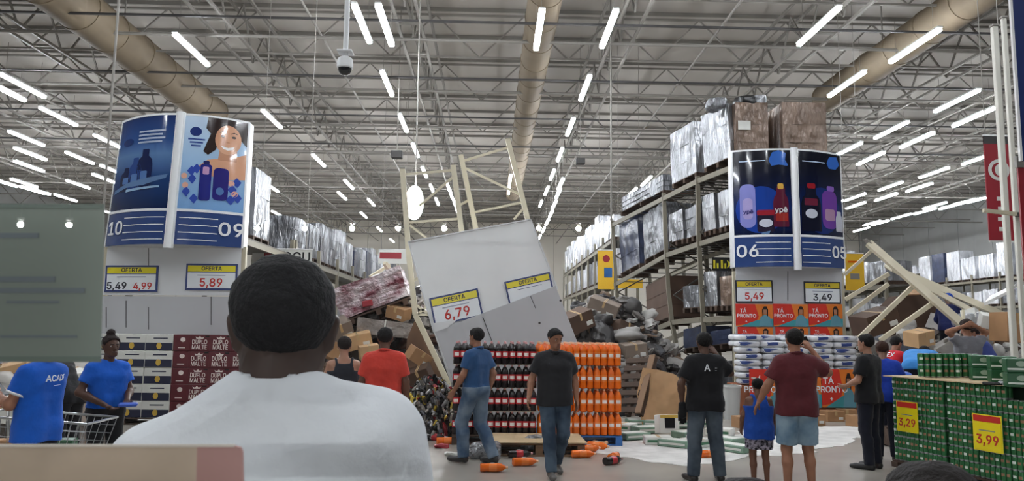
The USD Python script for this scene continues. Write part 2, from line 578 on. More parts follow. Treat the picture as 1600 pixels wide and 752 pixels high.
def sdf_mesh(prims, h, k=0.03, cut=None, fold=0.0, ff=(7, 7, 12), seed=0, tol=0.0012):
    """prims: (a, b, ra, rb[, plane point, plane normal]); a smooth union, then cut(P, d)."""
    A = np.array([p[0] for p in prims] + [p[1] for p in prims], float)
    R = np.array([p[2] for p in prims] + [p[3] for p in prims])
    lo, hi = (A - R[:, None]).min(0) - 0.04, (A + R[:, None]).max(0) + 0.04
    n = np.ceil((hi - lo) / h).astype(int) + 1
    D = np.full(n, 0.5)
    ax = [lo[i] + np.arange(n[i]) * h for i in range(3)]
    for p in prims:
        a, b, ra, rb = np.asarray(p[0], float), np.asarray(p[1], float), p[2], p[3]
        r = max(ra, rb) + 0.09
        l, g = np.minimum(a, b) - r, np.maximum(a, b) + r
        s = [slice(max(0, int((l[i] - lo[i]) / h)), min(n[i], int((g[i] - lo[i]) / h) + 2)) for i in range(3)]
        P = np.stack(np.meshgrid(*[ax[i][s[i]] for i in range(3)], indexing="ij"), -1)
        d = cone_d(P, a, b, ra, rb)
        if len(p) > 4 and p[4] is not None:
            d = np.maximum(d, (P - np.asarray(p[4])) @ np.asarray(p[5]))
        kk = min(k, max(ra, rb) * 0.7)
        D[tuple(s)] = smin(D[tuple(s)], d, kk)
    if cut is not None or fold:
        P = np.stack(np.meshgrid(*ax, indexing="ij"), -1)
        if fold:
            D = D + (meshkit.fbm(P * np.array(ff) + seed * 3.7, 3, seed) - 0.68) * 2 * fold
        if cut is not None:
            D = cut(P, D)
    D[[0, -1]] = 0.5; D[:, [0, -1]] = 0.5; D[:, :, [0, -1]] = 0.5
    m = surface_nets(D, lo, h)
    if tol:
        try:
            mm = manifold3d.Manifold(manifold3d.Mesh(np.asarray(m.vertices, np.float32), np.asarray(m.faces, np.uint32)))
            if mm.status() == manifold3d.Error.NoError and mm.num_tri() > 0:
                q = mm.simplify(tol).to_mesh()
                m = TM(q.vert_properties[:, :3], q.tri_verts)
        except Exception:
            pass
    return m


BASE = dict(
    hipL=(-0.095, 0, 0.93), hipR=(0.095, 0, 0.93), kneeL=(-0.105, 0.02, 0.50), kneeR=(0.105, 0.02, 0.50), ankL=(-0.11, -0.02, 0.085), ankR=(0.11, -0.02, 0.085),
    toeL=(-0.13, 0.15, 0.03), toeR=(0.13, 0.15, 0.03),
    shL=(-0.165, -0.015, 1.395), shR=(0.165, -0.015, 1.395), elL=(-0.22, -0.04, 1.12), elR=(0.22, -0.04, 1.12), wrL=(-0.24, 0.06, 0.89), wrR=(0.24, 0.06, 0.89),
    neck=(0, -0.015, 1.47), head=(0, 0.015, 1.64))
SKIN = {}


def skin(rgb):
    key = "skin_%d_%d_%d" % rgb
    return mat(key, rgb, rough=0.5, var=0.12, scale=9, spec=0.4)


def cloth(name, rgb, var=0.14, scale=7.0, rough=0.85):
    return mat("cloth_" + name, rgb, rough=rough, var=var, scale=scale, bump=0.25, bscale=18, spec=0.2, sheen=0.1)


def rotm(yaw, pitch=0.0, rollz=0.0):
    return T(rz=yaw, rx=pitch, ry=rollz)[:3, :3]


def hand(w, e, curl, side, palm_in):
    """A hand at wrist w, continuing the forearm from e: palm, four fingers of unequal length and a thumb."""
    w, e = np.asarray(w, float), np.asarray(e, float)
    t = (w - e) / np.linalg.norm(w - e)
    nrm = np.asarray(palm_in, float)
    nrm = nrm - t * (nrm @ t); nrm /= np.linalg.norm(nrm)
    s = np.cross(t, nrm) * side
    out = []
    for q in (-0.026, -0.009, 0.009, 0.026):
        out.append((w + t * 0.012 + s * q * 0.7, w + t * 0.085 + s * q * 1.15, 0.016, 0.0135))
    for q, L in ((-0.031, 0.06), (-0.0105, 0.075), (0.0105, 0.082), (0.031, 0.072)):
        p0 = w + t * 0.085 + s * q
        a1, a2 = curl, curl * 2.1
        p1 = p0 + (t * math.cos(a1) + nrm * math.sin(a1)) * L * 0.5 + s * q * 0.12
        p2 = p1 + (t * math.cos(a2) + nrm * math.sin(a2)) * L * 0.5
        out += [(p0, p1, 0.0102, 0.0095), (p1, p2, 0.0095, 0.0082)]
    b0 = w + t * 0.03 + s * 0.022
    b1 = w + t * 0.068 + s * 0.055 + nrm * 0.018
    b2 = w + t * 0.1 + s * 0.062 + nrm * 0.034
    out += [(b0, b1, 0.014, 0.0115), (b1, b2, 0.0115, 0.009)]
    return out


def person(label, pos, H, rot, pose=None, top=None, bottom=None, shoes=(30, 28, 28), skin_rgb=(120, 82, 62), hair=(20, 17, 16), face=False, lean=0.0, twist=0.0,
           headyaw=0.0, headpitch=0.0, build=0.94, curl=0.35, h=0.0105, hair_kind="short", name="person", group=None, only_top=None, barefoot=False, neck=1.0, collar_up=0.0):
    """A figure facing +y before it is turned by rot. top/bottom: dicts of garment, colour and hem."""
    s = H / 1.755
    j = {k: np.array(v, float) for k, v in BASE.items()}
    for k, v in (pose or {}).items():
        j[k] = np.array(v, float)
    upper = ["shL", "shR", "elL", "elR", "wrL", "wrR", "neck", "head"]
    piv = np.array([0, 0, 0.97])
    Ru = rotm(0, -lean) @ rotm(twist)
    fixed = (pose or {}).get("_fixed", ())
    torso0 = dict(chestL=(-0.095, 0.0, 1.30), chestR=(0.095, 0.0, 1.30), ribL=(-0.075, 0.0, 1.18), ribR=(0.075, 0.0, 1.18), waL=(-0.065, 0.005, 1.07), waR=(0.065, 0.005, 1.07),
                  shblL=(-0.11, -0.02, 1.385), shblR=(0.11, -0.02, 1.385), trapL=(-0.035, -0.02, 1.448 + collar_up), trapR=(0.035, -0.02, 1.448 + collar_up))
    t = {k: piv + Ru @ (np.array(v) - piv) for k, v in torso0.items()}
    for k in upper:
        if k not in fixed:
            j[k] = piv + Ru @ (j[k] - piv)
    Rh = Ru @ rotm(headyaw) @ rotm(0, -headpitch)
    hb = j["head"]
    hp = lambda x, y, z: hb + Rh @ np.array([x, y, z])
    B = build
    torso = [(t["chestL"], t["chestR"], 0.112 * B, 0.112 * B), (t["ribL"], t["ribR"], 0.108 * B, 0.108 * B), (t["waL"], t["waR"], 0.104 * B, 0.104 * B), (j["hipL"] + [0.02, -0.01, 0.03], j["hipR"] + [-0.02, -0.01, 0.03], 0.112 * B, 0.112 * B),
             (t["shblL"], t["shblR"], 0.072, 0.072), (t["trapL"], j["shL"], 0.046, 0.054), (t["trapR"], j["shR"], 0.046, 0.054), (t["waL"], j["hipL"], 0.1 * B, 0.1 * B), (t["waR"], j["hipR"], 0.1 * B, 0.1 * B)]
    body = list(torso)
    body += [(j["neck"], hp(0, -0.005, -0.05), 0.058 * neck, 0.052 * neck)]
    headp = [(hp(0, -0.022, 0.035), hp(0, 0.012, 0.03), 0.079, 0.077), (hp(0, 0.03, -0.02), hp(0, 0.042, -0.052), 0.058, 0.048), (hp(-0.02, 0.058, -0.085), hp(0.02, 0.058, -0.085), 0.024, 0.024),
             (hp(-0.045, 0.0, -0.05), hp(-0.02, 0.055, -0.082), 0.026, 0.024), (hp(0.045, 0.0, -0.05), hp(0.02, 0.055, -0.082), 0.026, 0.024)]
    nose = [(hp(0, 0.085, 0.012), hp(0, 0.104, -0.024), 0.009, 0.013), (hp(-0.012, 0.093, -0.028), hp(0.012, 0.093, -0.028), 0.009, 0.009), (hp(-0.018, 0.086, -0.058), hp(0.018, 0.086, -0.058), 0.009, 0.009), (hp(-0.035, 0.076, 0.022), hp(0.035, 0.076, 0.022), 0.012, 0.012)]
    ears = [(hp(sx * 0.082, -0.008, 0.016), hp(sx * 0.078, 0.0, -0.028), 0.017, 0.011) for sx in (-1, 1)]
    body += headp + nose + ears
    arms = {}
    for sd, sg in (("L", -1), ("R", 1)):
        S_, E_, W_ = j["sh" + sd], j["el" + sd], j["wr" + sd]
        arms[sd] = (S_, E_, W_)
        body += [(S_, E_, 0.056 * B, 0.041), (E_, E_ + (W_ - E_) * 0.3, 0.042, 0.042), (E_ + (W_ - E_) * 0.3, W_, 0.042, 0.027)]
        pin = (pose or {}).get("palm" + sd, (-sg, 0.2, 0))
        if not (pose or {}).get("nohand" + sd):
            body += hand(W_, E_, (pose or {}).get("curl" + sd, curl), sg, pin)
    legs = []
    if only_top is None:
        for sd in "LR":
            hi_, kn, an, to = j["hip" + sd], j["knee" + sd], j["ank" + sd], j["toe" + sd]
            calf = an + (kn - an) * 0.68 + np.array([0, -0.015, 0])
            legs += [(hi_, kn, 0.092 * B, 0.056), (kn, calf, 0.054, 0.055), (calf, an, 0.054, 0.036)]
        body += legs
        for sd in "LR":
            an, to = j["ank" + sd], j["toe" + sd]
            heel = an + np.array([0, -0.025, -0.045])
            body += [(an, heel, 0.036, 0.036), (heel, to, 0.036, 0.026), (to, to + (to - heel) * 0.25, 0.026, 0.022)]
    else:
        cutz = only_top
    M = T(pos[0], pos[1], pos[2] if len(pos) > 2 else 0.0, rot, s=s)
    p = thing(name, label, "person", M, group)
    ct = (lambda P, D: np.maximum(D, only_top - P[..., 2])) if only_top is not None else None
    part(p, "body", sdf_mesh(body, h / s, 0.028, cut=ct), skin(skin_rgb), smooth=True)
    # hair
    if hair is not None:
        grow = 0.008 if hair_kind != "cap" else 0.02
        hp_prims = [(hp(0, -0.024, 0.037), hp(0, 0.012, 0.034), 0.079 + grow * 0.75, 0.076 + grow * 0.6), (hp(0, -0.026, 0.046), hp(0, 0.016, 0.046), 0.077 + grow, 0.071 + grow)]
        if hair_kind == "bun":
            hp_prims += [(hp(0, -0.02, 0.125), hp(0, -0.02, 0.15), 0.035, 0.045)]
        n0 = Rh @ np.array([0, 0.74, -0.67]); c0 = hp(0, 0.018, 0.016)
        n1 = Rh @ np.array([0, 1.0, 0.02]); c1 = hp(0, 0.085, 0)
        n2 = Rh @ np.array([0, 0.0, -1.0]); c2 = hp(0, 0, -0.048)

        def hcut(P, D):
            line = np.maximum((P - c0) @ n0, 0 * D - 1)
            return np.maximum(np.maximum(D, line), (P - c2) @ n2)

        hm = mat("hair_%d_%d_%d" % hair, hair, rough=0.75, bump=0.6, bscale=60, spec=0.25) if hair_kind != "cap" else cloth("cap_%d_%d_%d" % hair, hair)
        fm = sdf_mesh(hp_prims, min(h, 0.008) / s, 0.02, cut=hcut, fold=0.006 if hair_kind != "cap" else 0.001, ff=(34, 34, 34), seed=3, tol=0.0008)
        hpth = part(p, "hair" if hair_kind != "cap" else "cap", fm, hm, smooth=True, label=("dark hair gathered in a bun" if hair_kind == "bun" else None))
        if hair_kind == "cap":
            part(hpth, "cap_peak", X(extrude(Point(0, 0).buffer(0.075, 16).intersection(sbox(-0.1, 0, 0.1, 0.1)), 0.006), frame(hp(0, 0.06, 0.055), Rh[:, 0], Rh[:, 1], Rh[:, 2])), hm)
    if face:
        for sx in (-1, 1):
            e_ = trimesh.creation.icosphere(2, 0.0125)
            ep = part(p, "eye", X(e_, frame(hp(sx * 0.032, 0.073, 0.008), Rh[:, 0], Rh[:, 1], Rh[:, 2])), mat("eye_white", (215, 210, 205), rough=0.2), smooth=True)
            part(ep, "iris", X(trimesh.creation.icosphere(2, 0.0075), frame(hp(sx * 0.032, 0.0795, 0.007), Rh[:, 0], Rh[:, 1], Rh[:, 2])), mat("iris_dark", (28, 18, 14), rough=0.2), smooth=True)
            part(p, "eyebrow", sdf_mesh([(hp(sx * 0.016, 0.089, 0.026), hp(sx * 0.048, 0.078, 0.03), 0.0055, 0.004)], 0.003, 0.002, tol=0), mat("brow", (22, 17, 15), rough=0.8), smooth=True)
        part(p, "mouth", sdf_mesh([(hp(-0.021, 0.0905, -0.056), hp(0, 0.097, -0.056), 0.006, 0.007), (hp(0, 0.097, -0.056), hp(0.021, 0.0905, -0.056), 0.007, 0.006)], 0.003, 0.003, tol=0), mat("lips_%d" % skin_rgb[0], (int(skin_rgb[0] * 0.75), int(skin_rgb[1] * 0.6), int(skin_rgb[2] * 0.62)), rough=0.4), smooth=True)
    # upper garment
    if top:
        hem, g = top.get("hem", 0.86), 0.016 + top.get("loose", 0.0)
        pr = [(a, b, ra + g, rb + g) for a, b, ra, rb in torso]
        if top.get("belly"):
            pr.append((piv + Ru @ np.array([0, 0.06, 0.13]), piv + Ru @ np.array([0, 0.05, 0.05]), 0.11 + g, 0.1 + g))
        pr += [(t["chestL"], j["hipL"] + [0.01, 0, 0], 0.1 * B + g, 0.105 * B + g), (t["chestR"], j["hipR"] - [0.01, 0, 0], 0.1 * B + g, 0.105 * B + g)]
        if hem < 0.9:
            pr += [(j["hipL"] + [0.02, 0, 0], j["hipL"] + [0.015, 0, hem - 0.93], 0.112 * B + g + 0.012, 0.116 * B + g + 0.014), (j["hipR"] - [0.02, 0, 0], j["hipR"] + [-0.015, 0, hem - 0.93], 0.112 * B + g + 0.012, 0.116 * B + g + 0.014)]
        sl = top.get("sleeve", 0.62)
        if sl > 0:
            for sd in "LR":
                S_, E_, W_ = arms[sd]
                ax_ = (E_ - S_) / np.linalg.norm(E_ - S_)
                cp = S_ + (E_ - S_) * min(sl, 1.0)
                gg = g + top.get("sleeve_loose", 0.008)
                if sl <= 1:
                    pr.append((S_, E_, 0.058 * B + gg, 0.054 * B + gg, cp, ax_))
                else:
                    pr += [(S_, E_, 0.058 * B + gg, 0.046 + gg), (E_, W_, 0.045 + gg * 0.8, 0.03 + gg * 0.8)]
        hem_c = np.array([0, 0, hem])
        nk = piv + Ru @ (np.array([0, -0.008, 1.515 + collar_up]) - piv)
        tank = top.get("tank", False)

        def tcut(P, D):
            wob = (meshkit.noise(P * np.array([6, 6, 0.01]), 5) - 0.5) * 0.02
            D = np.maximum(D, hem - P[..., 2] + wob)
            q = (P - nk) @ Ru
            neckcut = 0.05 + 0.012 * neck - np.linalg.norm(q[..., :2], axis=-1)
            D = np.maximum(D, neckcut - np.maximum(0, -q[..., 2] - 0.012) * 1.3)
            D = np.maximum(D, q[..., 2] + (0.0 if not tank else 0.01))
            if tank:
                arm = 0.075 - np.linalg.norm((q - np.array([0.185, 0, -0.1]))[..., [0, 2]] * np.array([1, 0.8]), axis=-1)
                arm2 = 0.075 - np.linalg.norm((q - np.array([-0.185, 0, -0.1]))[..., [0, 2]] * np.array([1, 0.8]), axis=-1)
                D = np.maximum(np.maximum(D, arm), arm2)
                D = np.maximum(D, np.abs(q[..., 0]) - np.where(q[..., 2] > -0.19, 0.125, 0.3))
                D = np.maximum(D, np.where((q[..., 2] > -0.1), 0.095 - np.linalg.norm(q[..., :2] * np.array([1.0, 0.6]), axis=-1), -1))
            return D

        cm = top["mat"]
        sp = part(p, "shirt" if not top.get("name") else top["name"], sdf_mesh(pr, (h * 1.15) / s, 0.03, cut=tcut, fold=top.get("fold", 0.009), ff=top.get("ff", (6, 6, 9)), seed=int(H * 1000) % 97), cm, smooth=True, label=top.get("label"))
        if top.get("collar"):
            pr2 = []
            for k in range(14):
                a0, a1 = k * 2 * math.pi / 14, (k + 1) * 2 * math.pi / 14
                f_ = lambda a: piv + Ru @ (np.array([0.066 * math.sin(a), -0.012 + 0.07 * math.cos(a), 1.497 - 0.018 * math.cos(a)]) - piv)
                pr2.append((f_(a0), f_(a1), 0.015, 0.015))
            part(sp, "collar", sdf_mesh(pr2, 0.006, 0.01), top.get("collar_mat", cm), smooth=True)
        if top.get("cuff_mat"):
            for sd in "LR":
                S_, E_, W_ = arms[sd]
                ax_ = (E_ - S_) / np.linalg.norm(E_ - S_)
                c0 = S_ + (E_ - S_) * (sl - 0.03)
                part(sp, "cuff", lathe_on(c0, c0 + ax_ * 0.022, 0.057 * B + 0.026), top["cuff_mat"], smooth=True)
        for (text, hgt, x_, z_, front) in top.get("text", ()):
            tm = upright(words(text, hgt, 0.003))
            v = np.asarray(tm.vertices)
            # laid on the back (or chest) of the cloth
            y0 = -(0.112 * B + g + 0.024) if not front else (0.112 * B + g + 0.01)
            sx = 1 if not front else -1
            pts = np.stack([x_ + v[:, 0] * sx, np.full(len(v), y0) + (v[:, 1] if not front else -v[:, 1]) + (np.abs(x_ + v[:, 0]) ** 2 * 2.2) * (1 if not front else -1), z_ + v[:, 2]], 1)
            pts = piv + (pts - piv) @ Ru.T
            part(sp, "print", TM(pts, tm.faces), top["text_mat"])
    # lower garment
    if bottom and only_top is None:
        g = 0.012 + bottom.get("loose", 0.006)
        wz = min(bottom.get("waist", 1.0), (top.get("hem", 0.86) + 0.07) if top else 9)
        pr = [(j["hipL"] + [0.02, -0.01, 0.03], j["hipR"] + [-0.02, -0.01, 0.03], 0.112 * B + g, 0.112 * B + g), (t["waL"], j["hipL"], 0.1 * B + g, 0.1 * B + g), (t["waR"], j["hipR"], 0.1 * B + g, 0.1 * B + g)]
        stop = bottom.get("stop")
        for sd in "LR":
            hi_, kn, an = j["hip" + sd], j["knee" + sd], j["ank" + sd]
            calf = an + (kn - an) * 0.68 + np.array([0, -0.015, 0])
            if stop:
                d_ = (kn - hi_) / np.linalg.norm(kn - hi_)
                pr += [(hi_, kn + d_ * 0.05, 0.094 * B + g, 0.07 + g, hi_ + (kn - hi_) * stop, d_)]
            else:
                d_ = (an - kn) / np.linalg.norm(an - kn)
                pr += [(hi_, kn, 0.094 * B + g, 0.058 + g), (kn, calf, 0.056 + g, 0.054 + g), (calf, an + d_ * 0.06, 0.054 + g, 0.044 + g, an + d_ * 0.02, d_)]

        def pcut(P, D):
            return np.maximum(D, P[..., 2] - wz)

        part(p, bottom.get("name", "trousers"), sdf_mesh(pr, (h * 1.15) / s, 0.022, cut=pcut, fold=bottom.get("fold", 0.008), ff=(8, 8, 13), seed=int(H * 1000) % 89), bottom["mat"], smooth=True, label=bottom.get("label"))
    if only_top is None and not barefoot:
        sm = mat("shoe_%d_%d_%d" % shoes, shoes, rough=0.5)
        for sd in "LR":
            an, to = j["ank" + sd], j["toe" + sd]
            heel = an + np.array([0, -0.03, -0.045])
            d_ = (to - heel); d_[2] = 0; d_ /= np.linalg.norm(d_)
            low = min(heel[2] - 0.04, to[2] - 0.03)

            def scut(P, D, low=low):
                return np.maximum(D, low - P[..., 2])

            part(p, "shoe", sdf_mesh([(an + np.array([0, 0, -0.01]), heel, 0.046, 0.044), (heel, to, 0.045, 0.038), (to, to + d_ * 0.055, 0.038, 0.028)], 0.009, 0.02, cut=scut), sm, smooth=True)
    return p, M


def lathe_on(a, b, r):
    m = tube(a, b, r, 24)
    return m
# ------------------------------------------------------------------ the people
def gp(px, py):
    g = atz(px, py, 0.0)
    return (g[0], g[1], 0.0)


def gx(px, Y):
    return (at(px, 520, Y)[0], Y, 0.0)


blue_polo = cloth("bright_blue", (24, 92, 196))
blue_text = mat("shirt_print_white", (225, 228, 232), rough=0.8)
black_cl = cloth("black", (24, 24, 27))
jeans = mat("cloth_denim", (118, 134, 150), rough=0.85, var=0.5, scale=3.2, rgb2=(62, 84, 110), bump=0.25, bscale=18, spec=0.2)
jeans_dk = mat("cloth_dark_denim", (82, 98, 114), rough=0.85, var=0.5, scale=3.5, rgb2=(46, 60, 78), bump=0.25, bscale=18, spec=0.2)
navy = cloth("navy", (26, 28, 40))

# man in the white T-shirt, close to the glass
fg_pos = (at(441, 520, 1.46)[0], 1.46, 0.0)
P_WHITE, _ = person("man in white T-shirt seen from behind close to the glass, short dark hair", fg_pos, 1.85, -1,
       pose=dict(head=(0, 0.01, 1.625), shL=(-0.18, -0.01, 1.36), shR=(0.155, -0.03, 1.425), elL=(-0.265, 0.0, 1.1), elR=(0.2, 0.02, 1.12), wrL=(-0.2, 0.2, 1.02), wrR=(0.18, 0.22, 1.0)),
       top=dict(mat=mat("cloth_white_tee", (214, 218, 222), rough=0.85, bump=0.12, bscale=40, spec=0.15), hem=0.84, sleeve=0.7, loose=0.008, sleeve_loose=0.016, fold=0.022, ff=(4.2, 4.2, 7)),
       bottom=dict(mat=navy), skin_rgb=(62, 44, 36), hair=(12, 12, 14), h=0.0075, headyaw=9, build=1.02, neck=1.3, collar_up=0.042)

# woman in blue, hair in a bun, facing right
person("woman in bright blue T-shirt with hair bun, looking aside beside stacked white cartons", gx(174, 8.0), 1.60, 232,
       pose=dict(elR=(0.29, -0.02, 1.15), wrR=(0.12, 0.22, 1.02), elL=(-0.24, 0.02, 1.15), wrL=(-0.1, 0.25, 1.06), palmR=(0, 0, 1), palmL=(0, 0, 1)),
       top=dict(mat=blue_polo, hem=0.98, sleeve=0.6), bottom=dict(mat=black_cl, waist=1.02), skin_rgb=(84, 56, 44), hair=(34, 24, 22), hair_kind="bun", face=True, build=0.92)
P_TRAYPOS = at(200, 632, 7.66)
single("tray", cbox(0.17, 0.12, 0.035, 0, 0, -0.02, 0.012), mat("blue_plastic", (36, 84, 190), rough=0.35), "small blue tray held in the woman's hands", "tray", T(*P_TRAYPOS, rz=20))

# worker in a blue polo with white lettering, facing left with a phone
p3 = gx(70, 6.45)
P_POLO, M_POLO = person("worker in bright blue polo lettered ACADE, facing left and holding a phone", p3, 1.66, 76,
       pose=dict(elL=(-0.24, 0.06, 1.14), wrL=(-0.12, 0.29, 1.2), elR=(0.22, 0.08, 1.14), wrR=(0.1, 0.3, 1.19), palmL=(0, 0.1, 1), palmR=(0, 0.1, 1)),
       top=dict(mat=blue_polo, hem=0.82, collar=True, cuff_mat=blue_text, text=[("ACADE", 0.05, 0.03, 1.33, False), ("———", 0.02, 0.03, 1.285, False)], text_mat=blue_text),
       bottom=dict(mat=navy), skin_rgb=(156, 108, 84), headpitch=20, build=0.94)


def phone(name, M, label, rgb=(20, 22, 26)):
    p = thing("phone", label, "phone", M)
    part(p, "case", cbox(0.074, 0.009, 0.152, 0, 0, -0.076, 0.004), mat("phone_case", (22, 22, 26), rough=0.3))
    part(p, "screen", box(0.066, 0.002, 0.14, 0, 0.0052, -0.07), mat_emit("phone_screen", (150, 170, 190), 0.5) if "phone_screen" not in LOOK else LOOK["phone_screen"])
    return p


def wpt(M, q):
    return M[:3, :3] @ np.asarray(q, float) + M[:3, 3]


q = wpt(M_POLO, (-0.02, 0.38, 1.25)); phone("phone", T(*q, rz=76, rx=-50), "dark phone in the blue-polo worker's hands")

person("person stooping in dark clothes behind the blue-polo worker", gx(116, 9.3), 1.62, 70, lean=38,
       pose=dict(elL=(-0.24, 0.12, 1.16), wrL=(-0.15, 0.3, 0.98), elR=(0.24, 0.12, 1.16), wrR=(0.15, 0.3, 0.98)),
       top=dict(mat=black_cl, sleeve=1.3), bottom=dict(mat=black_cl), skin_rgb=(84, 58, 46), h=0.013)

person("person in dark racerback tank top seen from behind, beside the wrapped pile", gx(539, 9.4), 1.60, 14,
       pose=dict(elL=(-0.26, 0.02, 1.15), wrL=(-0.16, 0.2, 1.02), elR=(0.26, 0.02, 1.15), wrR=(0.2, 0.2, 1.0)),
       top=dict(mat=cloth("charcoal", (44, 48, 56)), tank=True, sleeve=0), bottom=dict(mat=jeans_dk), skin_rgb=(168, 126, 104), hair=(30, 24, 22), build=0.95)

person("man in coral red polo shirt standing with his back turned", gx(602, 8.9), 1.71, 2,
       pose=dict(elL=(-0.25, -0.01, 1.14), elR=(0.255, -0.01, 1.14), wrL=(-0.235, 0.08, 0.9), wrR=(0.265, 0.05, 0.89)),
       top=dict(mat=cloth("coral", (206, 66, 54)), collar=True, hem=0.86, sleeve=0.75, loose=0.006), bottom=dict(mat=jeans), skin_rgb=(104, 70, 54), hair=(18, 16, 16))

# man in blue polo and jeans walking left
person("man in blue polo and faded jeans walking left in front of the cola bottles", gp(742, 724), 1.72, 52,
       pose=dict(kneeL=(-0.1, 0.16, 0.52), ankL=(-0.1, 0.12, 0.1), toeL=(-0.12, 0.29, 0.04), kneeR=(0.1, 0.0, 0.5), ankR=(0.11, -0.22, 0.1), toeR=(0.13, -0.06, 0.035),
                 elL=(-0.25, 0.02, 1.15), wrL=(-0.25, 0.18, 0.93), elR=(0.24, -0.1, 1.16), wrR=(0.23, -0.02, 0.9)),
       top=dict(mat=cloth("steel_blue", (44, 80, 124)), collar=True, hem=0.93, sleeve=0.68, belly=True), bottom=dict(mat=jeans, loose=0.016), shoes=(38, 34, 34), skin_rgb=(150, 104, 80), hair=(22, 20, 20), face=True)

# man in black T-shirt walking towards the camera
person("man in black T-shirt and blue jeans walking towards the glass, looking down aside", gp(866, 744), 1.72, 186,
       pose=dict(kneeR=(0.085, 0.1, 0.51), ankR=(0.06, 0.14, 0.09), toeR=(0.07, 0.3, 0.035), kneeL=(-0.1, 0.05, 0.5), ankL=(-0.08, -0.26, 0.13), toeL=(-0.09, -0.11, 0.035),
                 elL=(-0.26, -0.07, 1.16), wrL=(-0.27, 0.02, 0.9), elR=(0.28, -0.03, 1.16), wrR=(0.34, 0.12, 0.93)),
       top=dict(mat=cloth("washed_black", (38, 38, 41)), collar=True, hem=0.84, sleeve=0.72, loose=0.006, text=[("A", 0.045, 0.09, 1.31, True)], text_mat=mat("dull_print", (96, 104, 130))),
       bottom=dict(mat=jeans_dk, loose=0.008), shoes=(92, 88, 84), skin_rgb=(146, 100, 76), hair=(20, 18, 18), face=True, headyaw=20, headpitch=14)

# man in black vest with the A mark
P_VEST, M_VEST = person("man in black vest marked with a white A, seen from behind holding up a phone", gp(1104, 752), 1.70, 6,
       pose=dict(hipL=(-0.1, 0, 0.93), kneeL=(-0.13, 0.03, 0.5), ankL=(-0.17, -0.02, 0.085), toeL=(-0.2, 0.15, 0.03), kneeR=(0.13, 0.02, 0.5), ankR=(0.16, -0.02, 0.085), toeR=(0.2, 0.14, 0.03),
                 elL=(-0.31, -0.02, 1.15), wrL=(-0.27, 0.06, 0.91), elR=(0.35, 0.06, 1.27), wrR=(0.21, 0.15, 1.5), palmR=(-0.5, 0.8, 0.1)),
       top=dict(mat=cloth("vest_black", (26, 26, 29)), hem=0.83, sleeve=0.75, loose=0.014, text=[("A", 0.075, -0.03, 1.31, False), ("——", 0.022, 0.1, 1.335, False), ("——", 0.022, 0.1, 1.305, False)], text_mat=blue_text),
       bottom=dict(mat=mat("cloth_grey_denim", (88, 98, 108), rough=0.85, var=0.5, scale=3.2, rgb2=(54, 64, 76), bump=0.25, bscale=18, spec=0.2), loose=0.014), shoes=(34, 30, 28), skin_rgb=(92, 64, 50), hair=(22, 20, 20))
q = wpt(M_VEST, (0.15, 0.22, 1.6)); phone("phone", T(*q, rz=6, ry=12), "dark phone held up by the man in the black vest")
# glove in his left hand
q = wpt(M_VEST, (-0.27, 0.05, 0.84))
single("work_glove", sdf_mesh([((0, 0, 0.05), (0, 0, -0.06), 0.045, 0.05), ((0.03, 0, -0.05), (0.04, 0.01, -0.15), 0.017, 0.013), ((0.008, 0, -0.05), (0.012, 0.015, -0.165), 0.017, 0.013), ((-0.018, 0, -0.05), (-0.015, 0.01, -0.155), 0.017, 0.013), ((-0.04, 0, -0.04), (-0.045, 0, -0.13), 0.016, 0.012), ((0.05, 0, 0.0), (0.09, 0.03, -0.05), 0.018, 0.014)], 0.008, 0.015),
       black_cl, "black glove on the vest man's left hand", "glove", T(*q, rz=6), smooth=True)

# boy in blue
person("small boy in blue sleeveless top and patterned shorts, seen from behind", gp(1188, 762), 1.20, 0,
       pose=dict(elL=(-0.25, 0.02, 1.15), wrL=(-0.25, 0.12, 0.94), elR=(0.26, 0.0, 1.13), wrR=(0.3, 0.1, 0.92), head=(0, 0.02, 1.63)),
       top=dict(mat=cloth("boy_blue", (30, 76, 168)), tank=True, sleeve=0, hem=0.78, loose=0.022), bottom=dict(mat=mat("shorts_pattern", (168, 160, 176), rough=0.85, var=0.5, scale=22, rgb2=(28, 26, 36), detail=1.0), stop=0.72, loose=0.03, name="shorts"),
       skin_rgb=(118, 80, 62), hair=(16, 14, 14), build=1.02, h=0.009, barefoot=False, shoes=(40, 40, 48))

# man in maroon
P_MAR, M_MAR = person("man in maroon polo and denim shorts taking a photo, hand on the boy's shoulder", gp(1249, 778), 1.75, 3,
       pose=dict(kneeL=(-0.115, 0.02, 0.5), ankL=(-0.13, -0.02, 0.085), kneeR=(0.12, 0.02, 0.5), ankR=(0.135, -0.02, 0.085),
                 elL=(-0.3, 0.02, 1.17), wrL=(-0.37, 0.1, 0.985), elR=(0.39, 0.05, 1.3), wrR=(0.25, 0.14, 1.54), palmL=(0.1, 0.1, -1), palmR=(-0.5, 0.8, 0.1), curlL=0.25),
       top=dict(mat=cloth("maroon", (92, 38, 44)), collar=True, hem=0.85, sleeve=0.72, loose=0.01), bottom=dict(mat=mat("cloth_denim_light", (140, 162, 178), rough=0.85, var=0.5, scale=4, rgb2=(82, 112, 138), bump=0.25, bscale=18, spec=0.2), stop=0.88, loose=0.022, name="shorts"),
       skin_rgb=(158, 110, 86), hair=(20, 17, 16), shoes=(60, 56, 52))
q = wpt(M_MAR, (0.17, 0.2, 1.63)); phone("phone", T(*q, rz=3, ry=70), "dark phone held sideways by the man in maroon")

